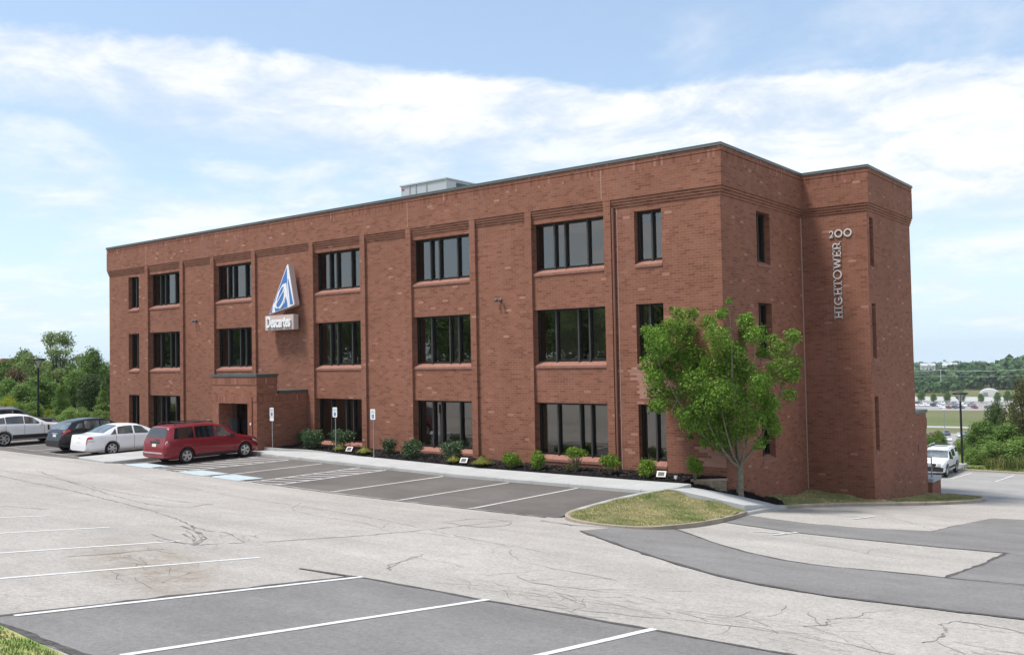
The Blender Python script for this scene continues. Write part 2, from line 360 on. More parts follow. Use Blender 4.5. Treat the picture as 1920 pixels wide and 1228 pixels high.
def leafmat(name, cols, transl=0.25, rough=0.55):
    t = NT(name); isl = t.node('ShaderNodeNewGeometry').outputs['Random Per Island']
    cr = t.node('ShaderNodeValToRGB'); t.l.new(isl, cr.inputs[0]); e = cr.color_ramp.elements
    e[0].color = (*cols[0], 1); e[1].color = (*cols[-1], 1)
    for i, c in enumerate(cols[1:-1]): x = e.new((i + 1) / (len(cols) - 1)); x.color = (*c, 1)
    obj = t.node('ShaderNodeTexCoord').outputs['Object']
    col = t.bright(cr.outputs[0], t.ramp(t.noise(0.9, 4, 0.6, obj), 0.3, 0.7, 0.75, 1.25))
    oi = t.node('ShaderNodeObjectInfo').outputs['Random']
    col = t.bright(col, t.ramp(oi, 0, 1, 0.88, 1.12))
    t.done(col, rough, 0, 0.3)
    tl = t.node('ShaderNodeBsdfTranslucent'); t.l.new(t.bright(col, 1.3), tl.inputs[0]); mx = t.node('ShaderNodeMixShader'); mx.inputs[0].default_value = transl
    t.l.new(t.b.outputs[0], mx.inputs[1]); t.l.new(tl.outputs[0], mx.inputs[2]); t.l.new(mx.outputs[0], t.out.inputs[0]); M[name] = t.m
leafmat('leaf_maple', [(0.048, 0.112, 0.012), (0.085, 0.180, 0.018), (0.145, 0.255, 0.028), (0.23, 0.34, 0.055)], 0.32)
leafmat('leaf_mid', [(0.080, 0.145, 0.030), (0.125, 0.215, 0.045), (0.19, 0.28, 0.066)], 0.35)
leafmat('leaf_light', [(0.11, 0.185, 0.036), (0.165, 0.265, 0.056), (0.235, 0.33, 0.085)], 0.32)
leafmat('leaf_pale', [(0.14, 0.205, 0.058), (0.20, 0.275, 0.088), (0.27, 0.345, 0.125)], 0.38)
leafmat('leaf_dark', [(0.034, 0.068, 0.018), (0.055, 0.100, 0.026), (0.085, 0.130, 0.036)], 0.2)
leafmat('leaf_olive', [(0.050, 0.060, 0.020), (0.085, 0.090, 0.028), (0.12, 0.11, 0.04)], 0.2)
leafmat('leaf_yellow', [(0.18, 0.22, 0.012), (0.26, 0.30, 0.02), (0.34, 0.36, 0.04)], 0.35)
leafmat('leaf_shrub', [(0.022, 0.055, 0.018), (0.040, 0.085, 0.028), (0.085, 0.13, 0.055)], 0.12, 0.45)
leafmat('leaf_lime', [(0.070, 0.135, 0.010), (0.12, 0.21, 0.018), (0.19, 0.29, 0.03)], 0.35)
leafmat('leaf_tuft', [(0.10, 0.14, 0.018), (0.19, 0.20, 0.035), (0.30, 0.26, 0.06)], 0.3)
leafmat('leaf_rust', [(0.10, 0.055, 0.026), (0.13, 0.075, 0.036), (0.08, 0.10, 0.03)], 0.2)
leafmat('wood_far', [(0.022, 0.066, 0.016), (0.042, 0.104, 0.022), (0.075, 0.150, 0.032)], 0.2)
simple('bark', (0.165, 0.145, 0.105), 0.9, var=0.3, scale=9)
simple('bark_dark', (0.06, 0.05, 0.04), 0.9, var=0.3, scale=6)
simple('twig_pale', (0.30, 0.26, 0.17), 0.9, var=0.2)
# ------------------------------------------------------------------ ground heights
def smooth(a):
    a = max(0.0, min(1.0, a)); return a * a * (3 - 2 * a)
def G(x, y):
    """paved surface"""
    if x < -1.2:
        base = -0.47 - 0.09 * min(y, -9.0)
        base = base + 0.017 * max(0.0, -x - 10.0) * smooth((y + 20.0) / 11.0) if y < 14 else max(-0.47 - 0.09 * y, -3.55)
        return base
    return max(-0.47 - 0.09 * y, -3.55)
def row_h(x): return 0.34 + 0.017 * max(0.0, -x - 10.0)
def lerp(a, b, t): return a + (b - a) * t
def V(x, y):
    """open country round the site"""
    if x < -44 and y > -9: loc = row_h(x) - 0.3
    elif x < -1.2 and y > -9: loc = min(row_h(x), -0.47 - 0.09 * y) - 0.6
    else: loc = max(-0.47 - 0.09 * max(y, -60), -3.55) - 0.3
    d = math.hypot(x + 10, y - 5)
    k = smooth((d - 72) / 110.0) * smooth((y - x * 0.35 + 5) / 60.0)
    low = -25.0
    if d > 1050: low = lerp(-25, -37, smooth((d - 1050) / 700.0)) - max(0.0, d - 2000) * 0.03
    low += 1.2 * mnoise.noise(Vector((x * 0.006, y * 0.006, 0.0)))
    return lerp(loc, low, k)

def drape(name, poly, zf, off, mat, step=2.0, parent=None, skirt=None, kind=None, hole=None):
    bm = bmesh.new(); vs = [bm.verts.new((x, y, 0)) for x, y in poly]
    for tr_ in tessellate_polygon([[Vector((x, y, 0)) for x, y in poly]]): bm.faces.new([vs[i] for i in tr_])
    xs = [p[0] for p in poly]; ys = [p[1] for p in poly]
    for axis, lo_, hi_ in ((0, min(xs), max(xs)), (1, min(ys), max(ys))):
        k = math.floor(lo_ / step) + 1
        while k * step < hi_:
            co = [0, 0, 0]; no = [0, 0, 0]; co[axis] = k * step; no[axis] = 1
            bmesh.ops.bisect_plane(bm, geom=bm.verts[:] + bm.edges[:] + bm.faces[:], plane_co=co, plane_no=no); k += 1
    for v in bm.verts: v.co.z = zf(v.co.x, v.co.y) + off
    bm.normal_update()
    bmesh.ops.reverse_faces(bm, faces=[f for f in bm.faces if f.normal.z < 0])
    if skirt:
        be = [e for e in bm.edges if e.is_boundary]
        r_ = bmesh.ops.extrude_edge_only(bm, edges=be)
        for v in [g for g in r_['geom'] if isinstance(g, bmesh.types.BMVert)]: v.co.z -= skirt
    me = bpy.data.meshes.new(name); bm.to_mesh(me); bm.free(); me.materials.append(mat)
    o = link(name, me, parent)
    if kind: o['kind'] = kind
    return o
def densify(path, step):
    out = []
    for (a, b) in zip(path[:-1], path[1:]):
        n = max(1, int(math.hypot(b[0] - a[0], b[1] - a[1]) / step))
        for i in range(n): out.append((lerp(a[0], b[0], i / n), lerp(a[1], b[1], i / n)))
    out.append(path[-1]); return out
def curve(path, n=6):
    """Catmull-Rom through 2D or 3D points"""
    P = [Vector((*p, 0) if len(p) == 2 else p) for p in path]; dim = len(path[0]); out = []
    for i in range(len(P) - 1):
        p0 = P[max(i - 1, 0)]; p1 = P[i]; p2 = P[i + 1]; p3 = P[min(i + 2, len(P) - 1)]
        for k in range(n):
            t_ = k / n
            q = 0.5 * ((2 * p1) + (p2 - p0) * t_ + (2 * p0 - 5 * p1 + 4 * p2 - p3) * t_ * t_ + (3 * p1 - p0 - 3 * p2 + p3) * t_ ** 3)
            out.append(tuple(q[:dim]))
    out.append(path[-1]); return out
def ribbon(mb, path, w, off, jit=0.0, step=0.4, wj=0.0, zf=None):
    zf = zf or G; p = densify(path, step); n = len(p); L = []; Rr = []
    for i in range(n):
        a = p[max(i - 1, 0)]; b = p[min(i + 1, n - 1)]; dx_, dy_ = b[0] - a[0], b[1] - a[1]; l_ = math.hypot(dx_, dy_) or 1
        nx_, ny_ = -dy_ / l_, dx_ / l_; j = rnd.uniform(-jit, jit); ww = w * 0.5 * (1 + rnd.uniform(-wj, wj))
        cx_, cy_ = p[i][0] + nx_ * j, p[i][1] + ny_ * j
        for s_, lst in ((1, L), (-1, Rr)):
            x_, y_ = cx_ + nx_ * ww * s_, cy_ + ny_ * ww * s_; lst.append((x_, y_, zf(x_, y_) + off))
    mb.add(L + Rr, [(i, n + i, n + i + 1, i + 1) for i in range(n - 1)])

# ------------------------------------------------------------------ open country (one sheet to the horizon)
def graded(a, b, breaks):
    out = []; 
    for lo_, hi_, st in breaks:
        k = lo_
        while k < hi_ - 1e-6: out.append(k); k += st
    out.append(breaks[-1][1]); return out
gx = graded(0, 0, [(-4500, -1500, 500), (-1500, -300, 60), (-300, -100, 20), (-100, 60, 4), (60, 200, 20), (200, 1000, 100), (1000, 4000, 500)])
gy = graded(0, 0, [(-1500, -200, 130), (-200, -60, 20), (-60, 60, 4), (60, 300, 20), (300, 1500, 60), (1500, 5000, 500)])
mb = MB(); W_ = len(gx)
mb.v = [(x, y, V(x, y)) for y in gy for x in gx]
for j in range(len(gy) - 1):
    for i in range(W_ - 1): mb.f.append((j * W_ + i, j * W_ + i + 1, (j + 1) * W_ + i + 1, (j + 1) * W_ + i)); mb.sm.append(True); mb.mi.append(0)
t = NT('country'); p = t.pos()
col = t.mix(t.ramp(t.noise(0.012, 6, 0.65, p), 0.35, 0.65), (0.10, 0.135, 0.045), (0.155, 0.150, 0.075)); col = t.mix(t.ramp(t.noise(0.4, 5, 0.7, p), 0.5, 0.75, 0, 0.6), col, (0.17, 0.145, 0.07))
M['country'] = t.done(col, 0.95, 0, 0.1)
tag(mb.build('terrain', M['country']), kind='structure')

# ------------------------------------------------------------------ car park paving
def sheet(name, x0, x1, y0, y1, mat, zf=G, off=0.0, step=1.0):
    nx_ = max(1, round((x1 - x0) / step)); ny_ = max(1, round((y1 - y0) / step)); m = MB()
    m.v = [(lerp(x0, x1, i / nx_), lerp(y0, y1, j / ny_), 0) for j in range(ny_ + 1) for i in range(nx_ + 1)]
    m.v = [(x, y, zf(x, y) + off) for x, y, z in m.v]
    for j in range(ny_):
        for i in range(nx_): a = j * (nx_ + 1) + i; m.f.append((a, a + 1, a + nx_ + 2, a + nx_ + 1)); m.sm.append(True); m.mi.append(0)
    o = m.build(name, mat); o['kind'] = 'structure'; return o
GL = lambda x, y: G(min(x, -1.201), y)
GR = lambda x, y: G(max(x, -1.19), y)
sheet('car_park', -75, -1.2, -26, -9, M['asphalt_old'], GL)
sheet('parking_row', -75, -1.2, -9.0, -3.4, M['asphalt_row'], GL)
sheet('lawn_soil', -75, -43.2, -3.4, 9, M['grass_tall'], GL)
sheet('driveway', -1.2, 45, -26, 17, M['asphalt_old'], GR)
sheet('rear_car_park', -45, 45, 17, 39.9, M['asphalt_far'], GR)

# patches of newer asphalt, laid over the old
P1E = [(1.86, -25.9), (1.95, -25.5), (2.25, -22.8), (2.55, -20.16), (5.41, -20.08), (8.19, -19.94), (10.07, -19.86), (13.5, -19.7), (16.0, -19.9)]
drape('asphalt_patch', P1E + [(16, -25.9)], G, 0.008, M['asphalt_patch'], 2.0, kind='structure')
P2L = [(1.08, -11.08), (1.76, -11.62), (4.14, -13.33), (6.03, -14.52), (7.44, -15.15), (8.47, -15.32), (9.38, -15.34), (10.18, -15.2), (10.95, -15.1), (11.8, -14.9), (14, -14.5), (22, -13.6)]
P2U = [(2.1, -8.75), (2.4, -8.5), (4.2, -10.11), (5.69, -11.27), (6.94, -11.86), (7.84, -11.9), (8.7, -11.66), (10.15, -11.4), (11.19, -11.15), (14, -10.7), (22, -9.8)]
P2L = curve(P2L, 4); P2U = curve(P2U, 4)
drape('asphalt_patch.001', P2L + [(1.9, -9.3)][:0] + P2U[::-1] + [(1.2, -9.6)], G, 0.008, M['asphalt_patch'], 2.0, kind='structure')
P3U = [(2.15, -5.3), (1.95, -2.75), (4.15, -3.5), (5.79, -3.2), (7.4, -2.2), (7.46, 0.92), (7.66, 4.69), (8.55, 5.3), (13, 7)]
P3L = [(2.2, -5.42), (4.84, -6.22), (6.44, -6.28), (8.51, -6.17), (10.01, -5.9)]
P4 = [(10.01, -8.86), (9.91, -11.5)]
drape('asphalt_patch.002', P3L + P4 + [(14, -10.9), (22, -10.0), (22, 9)] + P3U[::-1], G, 0.012, M['asphalt_patch'], 2.0, kind='structure')
drape('asphalt_patch.003', [(-60, -10.2), (-44, -10.4), (-34.8, -10.4), (-29.9, -10.1), (-26.2, -9.35), (-28.2, -9.3), (-60, -9.3)], GL, 0.012, M['asphalt_row'], 2.0, kind='structure')

m = MB()
for path, w, jit in ((P1E[:4], 0.16, 0.03), (P1E[3:], 0.08, 0.02), (P2L, 0.11, 0.025), (P2U, 0.07, 0.02), (P3L, 0.05, 0.02), (P3U[1:6], 0.05, 0.02), ([(10.01, -5.86)] + P4, 0.09, 0.02), ([(-60, -9.25), (-28.2, -9.25), (-15, -9.32), (-1.4, -9.2)], 0.10, 0.02), ([(1.34, -20.37), (2.5, -20.22)], 0.09, 0.01), ([(1.2, -9.75), (0.2, -10.2), (-1.0, -10.0)], 0.06, 0.02)):
    ribbon(m, path, w, 0.0135, jit, 0.3, 0.5)
for k in range(5): ribbon(m, [(1.95 + k * .05, -25.84), (3.2, -25.82 + rnd.uniform(-.05, .06)), (4.6, -25.84 + rnd.uniform(-.05, .07)), (6.5, -25.9)], rnd.uniform(.025, .07), 0.0125 + k * .0004, 0.03, 0.2, 0.9)
tag(m.build('asphalt_seam', M['seal']), kind='structure')
m = MB()
for path, w in (([(-30, -14.9), (-21.62, -15.82), (-14.81, -16.4), (-7.49, -17.64), (-3.77, -19.04), (-2.3, -20.1)], .07), ([(-2.21, -22.72), (-2.12, -20.9)], .05), ([(-2.3, -20.2), (-1.68, -17.97), (-1.36, -14.84), (-1.55, -10.64)], .055),
                ([(-13.5, -20.6), (-11.61, -19.99), (-10.13, -19.42)], .06), ([(-26, -14.9), (-19.74, -14.75), (-13.66, -15.42), (-9.06, -15.17)], .035), ([(-23.14, -13.78), (-10.18, -16.52), (-9.33, -14.99)], .045),
                ([(-5.14, -18.36), (-4.2, -18.6), (-3.41, -18.53), (-1.97, -19.11)], .05), ([(-2.36, -12.61), (-0.97, -12.7), (-1.02, -11.25), (-2.2, -11.0), (-2.36, -12.61)], .04),
                ([(2.53, -19.26), (2.1, -18.9), (1.79, -18.19), (1.46, -17.24)], .035), ([(3.92, -7.96), (5.2, -8.1), (6.94, -8.6), (8.62, -9.42), (10.19, -9.21)], .025),
                ([(11.1, -17.86), (11.2, -17.2), (11.12, -16.68), (11.0, -16.39), (11.12, -15.9), (11.98, -15.99), (13.5, -16.6)], .05), ([(9.6, -18.1), (9.75, -17.6), (9.68, -17.24), (10.1, -16.7)], .03),
                ([(4.33, -17.94), (5.0, -18.25), (5.52, -18.15), (6.63, -17.93), (7.16, -18.0)], .025), ([(5.9, -19.9), (6.98, -19.5), (8.32, -19.0), (9.74, -18.66), (11.3, -18.9)], .025), ([(-20, -12.2), (-12, -12.9), (-5, -13.4), (0.3, -14.6), (3.4, -15.2)], .025),
                ([(-1.36, -14.84), (1.5, -14.9), (3.2, -16.4), (5.8, -16.9)], .022), ([(-8.5, -12.4), (-6.5, -14.2), (-3.2, -14.6), (-1.4, -15.4)], .022), ([(4.83, 1.77), (5.6, 1.0), (7.3, -1.6)], .03), ([(3.0, 9.5), (5.5, 8.2), (8.8, 8.0)], .04), ([(2.0, 16), (6, 15), (11, 16.5)], .05), ([(0, 31), (4, 30.2), (9, 31)], .07), ([(2, 25), (9, 23.5)], .06)):
    pth = curve(path, 5); ribbon(m, pth, w * .62, 0.005, 0.05, 0.22, 0.8)
    for q in pth[3::9]:                                   # hairline offshoots
        a = rnd.uniform(0, 6.28); L = rnd.uniform(0.5, 1.8); pp = [q]
        for k in range(4): a += rnd.uniform(-0.6, 0.6); pp.append((pp[-1][0] + math.cos(a) * L / 4, pp[-1][1] + math.sin(a) * L / 4))
        if all(abs(u[0] + 1.2) > 0.1 for u in pp): ribbon(m, pp, 0.010, 0.0055, 0.03, 0.15, 0.6)
for (ax, ay, bx, by, n_) in ((3.5, -19.3, 12.5, -17.9, 70), (-1.0, -19.7, -3.6, -18.8, 16), (-3.5, -21.2, 1.5, -23.0, 22)):   # crazed band beside the patch
    for k in range(n_):
        u = rnd.random(); x0 = lerp(ax, bx, u) + rnd.gauss(0, .35); y0 = lerp(ay, by, u) + rnd.gauss(0, .35)
        a = math.atan2(by - ay, bx - ax) + rnd.gauss(0, 0.45); pp = [(x0, y0)]
        for q in range(5): a += rnd.uniform(-0.5, 0.5); pp.append((pp[-1][0] + math.cos(a) * .22, pp[-1][1] + math.sin(a) * .22))
        if all(u[1] > -19.75 or u[0] < 1.8 for u in pp): ribbon(m, pp, rnd.uniform(.004, .010), 0.006, 0.03, 0.12, 0.6)
for pth_, w_ in (([(-5.2, -18.6), (-3.9, -18.95), (-3.0, -19.35), (-2.25, -20.15)], .05), ([(-4.4, -18.95), (-3.2, -19.5), (-2.4, -20.0)], .035), ([(-3.9, -19.35), (-2.9, -19.75), (-2.2, -20.2)], .04), ([(-3.3, -20.35), (-2.6, -20.15), (-2.15, -20.0)], .045), ([(-4.3, -19.9), (-3.4, -20.1), (-2.5, -20.2)], .025)): ribbon(m, pth_, w_, 0.006, 0.02, 0.25, 0.7)
tag(m.build('asphalt_crack', M['crack']), kind='structure')

# painted markings
m = MB()
for a, b in (((-12.0, -25.4), (-11.6, -19.9)), ((-9.45, -25.4), (-8.73, -20.0)), ((-6.4, -25.4), (-5.85, -20.0)), ((-3.6, -25.4), (-2.96, -20.0)), ((-0.9, -25.4), (-0.15, -20.1))): ribbon(m, [a, b], 0.105, 0.0055, 0.006, 0.4, 0.08)
for a, b in (((2.04, -25.5), (2.70, -20.1)), ((4.76, -25.55), (5.39, -20.0)), ((7.6, -25.6), (8.2, -19.88)), ((10.5, -25.6), (11.0, -19.8))): ribbon(m, [a, b], 0.11, 0.0155, 0.006, 0.4, 0.08)
tag(m.build('painted_line', M['paint_white']), kind='structure')
m = MB()
for a, b in (((-10.46, -3.72), (-11.03, -9.3)), ((-7.08, -3.74), (-7.62, -9.35)), ((-4.04, -3.66), (-4.40, -9.3)), ((-19.9, -3.9), (-20.4, -9.4)), ((-17.6, -3.9), (-17.99, -9.55)), ((-15.22, -3.79), (-15.46, -9.6)), ((-13.69, -3.73), (-13.98, -9.6)), ((-22.2, -3.9), (-22.55, -9.4)), ((-22.5, -9.45), (-20.45, -9.55)), ((-15.46, -9.6), (-13.98, -9.6)), ((-30.6, -4), (-31.0, -9.2)), ((-33.5, -4), (-33.9, -9.2)), ((-36.3, -4), (-36.7, -9.2)), ((-39.4, -4), (-39.8, -9.2)), ((-42.3, -4), (-42.7, -9.2))):
    ribbon(m, [a, b], 0.10, 0.009, 0.006, 0.4, 0.1, zf=GL)
for x0, x1, xe0, xe1 in ((-15.22, -13.69, -15.46, -13.98), (-22.2, -19.95, -22.5, -20.4)):          # hatched bays
    for k in range(9):
        y0 = -3.9 - k * 0.62; a = (x0 + (xe0 - x0) * k / 9 + .06, y0 - 0.55); b = (x1 + (xe1 - x1) * k / 9 - .06, y0)
        ribbon(m, [a, b], 0.10, 0.009, 0.006, 0.4, 0.1, zf=GL)
tag(m.build('painted_line.001', M['paint_white']), kind='structure')
m = MB()
for a, b in (((3.98, -7.07), (4.86, -6.75)), ((4.74, -7.37), (4.92, -6.2)), ((3.85, 0.5), (4.55, 0.68)), ((4.62, -0.41), (4.74, 1.3)), ((4.36, 6.45), (5.29, 6.43)), ((-0.45, 35.0), (0.0, 38.8)), ((2.17, 35.0), (2.6, 38.9)), ((4.8, 35), (5.2, 38.9)), ((7.4, 35), (7.8, 38.9)), ((-3.1, 35), (-2.6, 38.8))): ribbon(m, [a, b], 0.11, 0.0155, 0.006, 0.4, 0.1)
tag(m.build('painted_line.002', M['paint_faded']), kind='structure')
m = MB()
for x0 in (-24.45, -20.15, -17.85): 
    w_ = 2.1 if x0 < -24 else 2.0
    ribbon(m, [(x0 + .12, -8.95), (x0 + w_, -8.95)], 1.25, 0.010, 0, 0.3, zf=GL)
tag(m.build('painted_bay_mark', M['paint_blue']), kind='structure')

# ------------------------------------------------------------------ walks, kerbs, beds, lawns
def SW(x, y): return row_h(x) + 0.12 + 0.025 * (y + 3.55)
drape('pavement', [(-25.0, -3.55), (-0.85, -3.55), (-0.62, -2.6), (-0.55, -1.75), (-3, -1.85), (-19.2, -1.85), (-21.0, -2.05), (-23.2, -2.75), (-23.3, -3.16), (-24.2, -3.16), (-24.2, -1.2), (-25.0, -1.2)], SW, 0.004, M['concrete'], 2.0, skirt=0.22, kind='structure')
drape('concrete_island', [(-28.0, -9.65), (-27.6, -9.8), (-25.3, -9.85), (-25.05, -9.6), (-25.0, -3.6), (-25.02, -1.2), (-27.1, -1.2), (-28.0, -3.2)], lambda x, y: row_h(x) + 0.125 + (0.02 if y < -3.5 else 0.09), 0.0, M['concrete_pad'], 2.0, skirt=0.3, kind='structure')
m = MB()
for i in range(60):
    a, b = lerp(-25, -0.9, i / 60), lerp(-25, -0.9, (i + 1) / 60); za, zb = SW(a, -3.55) + .007, SW(b, -3.55) + .007; y0, y1 = -3.60, -3.42
    m.poly([(a, y0, za - .26), (b, y0, zb - .26), (b, y0 + .015, zb - .02), (a, y0 + .015, za - .02)]); m.poly([(a, y0 + .015, za - .02), (b, y0 + .015, zb - .02), (b, y0 + .04, zb), (a, y0 + .04, za)]); m.poly([(a, y0 + .04, za), (b, y0 + .04, zb), (b, y1, zb), (a, y1, za)])
tag(m.build('kerb', M['curb_new']), kind='structure')
m = MB(); 
for i in range(30):                                         # low upstand between bed and walk near the entrance
    pts = curve([(-23.25, -2.7), (-22.2, -2.5), (-21.0, -2.02), (-19.3, -1.84), (-17.5, -1.82)], 8)
    if i >= len(pts) - 1: break
    (xa, ya), (xb, yb) = pts[i], pts[i + 1]; h = 0.15 * (1 - i / 32); h2 = 0.15 * (1 - (i + 1) / 32); za, zb = SW(xa, ya), SW(xb, yb)
    m.poly([(xa, ya - .08, za - .1), (xb, yb - .08, zb - .1), (xb, yb - .08, zb + h2), (xa, ya - .08, za + h)]); m.poly([(xa, ya - .08, za + h), (xb, yb - .08, zb + h2), (xb, yb + .08, zb + h2), (xa, ya + .08, za + h)])
tag(m.build('kerb.001', M['curb_new']), kind='structure')
# the walk that ramps down round the corner
def plane3(a, b, c):
    a, b, c = Vector(a), Vector(b), Vector(c); n = (b - a).cross(c - a); return lambda x, y: a.z - ((x - a.x) * n.x + (y - a.y) * n.y) / n.z
def walk_h(x, y):
    t_ = max(0, min(1, ((x + 0.75) * 0.86 + (y + 2.6) * 0.35) / 3.1)); s_ = (y + 3.0) / 4.5
    return lerp(0.478, -0.12 - 0.34 * max(0, min(1, (y + 2.47) / 3.8)), t_)
drape('pavement.001', [(-0.62, -1.7), (-0.62, -2.6), (-0.85, -3.1), (1.73, -2.47), (1.68, -1.0), (1.6, 1.3), (0.5, -0.35)], walk_h, 0.0, M['concrete'], 0.5, skirt=0.3, kind='structure')
KC = [(-0.98, -3.15, .46), (-1.2, -5.3, .46), (-1.15, -7.6, .46), (-1.02, -8.5, .46), (-0.65, -9.12, .46), (0.0, -9.5, .46), (1.0, -9.55, .45), (1.85, -9.3, .44), (2.26, -8.7, .42), (2.46, -7.25, .31), (2.25, -4.9, .10), (1.80, -2.6, -.11)]
KC2 = [(1.62, 1.2, -.45), (2.28, 3.98, -.70), (3.2, 6.11, -.89), (4.1, 8.0, -1.06), (4.8, 9.88, -1.23), (5.36, 12.47, -1.46), (5.5, 14.4, -1.62), (5.2, 15.6, -1.72), (4.4, 15.9, -1.74), (3.6, 15.9, -1.74)]
KC, KC2 = curve(KC, 5), curve(KC2, 5)
def kerb(name, path, mat, w=0.17, drop=0.2, side=1):
    m = MB(); n = len(path); rows = []
    for i in range(n):
        a = path[max(i - 1, 0)]; b = path[min(i + 1, n - 1)]; dx_, dy_ = b[0] - a[0], b[1] - a[1]; l_ = math.hypot(dx_, dy_); nx_, ny_ = dy_ / l_ * side, -dx_ / l_ * side
        x, y, z = path[i]; w2 = w / 2
        rows.append([(x + nx_ * w2, y + ny_ * w2, z - drop), (x + nx_ * (w2 - .012), y + ny_ * (w2 - .012), z - .025), (x + nx_ * (w2 - .04), y + ny_ * (w2 - .04), z), (x - nx_ * w2, y - ny_ * w2, z), (x - nx_ * w2, y - ny_ * w2, z - drop)])
    for i in range(n - 1):
        for k in range(4): m.poly([rows[i][k], rows[i + 1][k], rows[i + 1][k + 1], rows[i][k + 1]])
    m.poly(rows[0]); m.poly(rows[-1][::-1]); o = m.build(name, mat, fix=True); o['kind'] = 'structure'; return o
kerb('kerb.002', KC[:12], M['curb_new'], side=-1); kerb('kerb.003', KC[11:], M['curb_old'], side=-1); kerb('kerb.004', KC2, M['curb_old'], side=1)
kerb('kerb.005', [(1.80, -2.6, -.125), (1.71, -0.8, -.27), (1.62, 1.2, -.46)], M['curb_new'], side=1)
kerb('kerb.006', [(x, 40.0, -3.43) for x in range(-45, 46, 3)], M['curb_old'], side=1)

def bed_h(x, y): return SW(x, -1.85) + 0.01 + 0.05 * min(1, (y + 1.9) / 0.6) + 0.03 * mnoise.noise(Vector((x * 2.3, y * 2.3, 1)))
drape('mulch_bed', [(-23.3, -2.75), (-22.2, -2.5), (-21.0, -2.0), (-19.2, -1.85), (-3, -1.85), (-0.9, -1.75), (-0.97, -0.95), (-0.02, -0.1), (-0.02, 0.02), (-23.3, 0.02)], bed_h, 0.03, M['mulch'], 0.3, skirt=0.2, kind='structure')
def tri_h(x, y): return 0.07 - 0.17 * max(0, y) + (-0.06 * x if y > 0 else 0.06 * (-y)) + 0.02 * mnoise.noise(Vector((x * 3, y * 3, 4)))
TRI = [(-0.55, -1.55), (0.5, -0.25), (1.55, 1.35), (0.9, 2.6), (0.0, 3.5), (0.0, -0.1), (-0.9, -0.95)]
def tri_z(x, y):
    w_ = [(-0.55, -1.55, .45), (0.5, -.25, .06), (1.55, 1.35, -.45), (0.9, 2.6, -.52), (0, 3.5, -.57), (0, -.1, .08), (-.9, -.95, .36)]
    s0 = s1 = 0
    for a, b, c in w_:
        d = 1.0 / ((x - a) ** 2 + (y - b) ** 2 + 1e-4) ** 1.3; s0 += d; s1 += d * c
    return s1 / s0 + 0.015 * mnoise.noise(Vector((x * 3, y * 3, 4)))
drape('mulch_bed.001', TRI, tri_z, 0.0, M['mulch'], 0.25, skirt=0.2, kind='structure')
def idw(pts):
    def f(x, y):
        s0 = s1 = 0
        for a, b, c in pts:
            d = 1.0 / ((x - a) ** 2 + (y - b) ** 2 + 1e-3) ** 1.5; s0 += d; s1 += d * c
        return s1 / s0
    return f
ISL = [(p[0], p[1]) for p in KC] 
isl_h = idw([(p[0], p[1], p[2] - .02) for p in KC[::3]] + [(-0.85, -3.1, .46), (0.5, -2.8, .17), (0.2, -5.5, .25), (0.8, -7.5, .35), (0, -4, .24), (1.5, -5, .15), (1.2, -3.6, .08)])
drape('lawn_soil', ISL + [(1.73, -2.5), (-0.8, -3.1)], isl_h, 0.0, M['soil'], 0.5, skirt=0.2, kind='structure')
verge_h = idw([(p[0], p[1], p[2] - .03) for p in KC2[::4]] + [(0, 3.5, -.58), (0, 7.9, -.84), (1.4, 7.9, -.93), (2.78, 7.9, -1.06), (2.78, 9, -1.32), (3.0, 10, -1.45), (2.78, 11, -1.6), (2.78, 12.5, -1.75), (2.78, 14, -1.85), (2.78, 16, -1.78), (.9, 2.6, -.53)])
VRG = [(p[0], p[1]) for p in KC2] + [(2.78, 15.9), (2.78, 7.92), (0, 7.92), (0, 3.5), (0.9, 2.6)]
verge_i = verge_h
verge_h = lambda x, y: max(verge_i(x, y), GR(x, y) + .045)
drape('lawn_soil.001', VRG, verge_h, 0.0, M['soil'], 0.6, skirt=0.2, kind='structure')
near_h = lambda x, y: G(x, -26) + 0.10 + 0.05 * min(6, max(0, -25.9 - y))
drape('lawn_soil.002', [(-40, -25.95), (1.7, -25.95), (5.2, -26.15), (30, -26.3), (30, -33), (-40, -33)], near_h, 0.0, M['grass_green'], 2.0, skirt=0.3, kind='structure')
verge2_h = lambda x, y: -3.50 - 0.02 * (y - 40) + 0.06 * mnoise.noise(Vector((x * .5, y * .5, 0)))
drape('lawn_soil.003', [(-45, 40.05), (45, 40.05), (45, 52), (-45, 52)], verge2_h, 0.0, M['grass_tall'], 2.0, skirt=0.5, kind='structure')

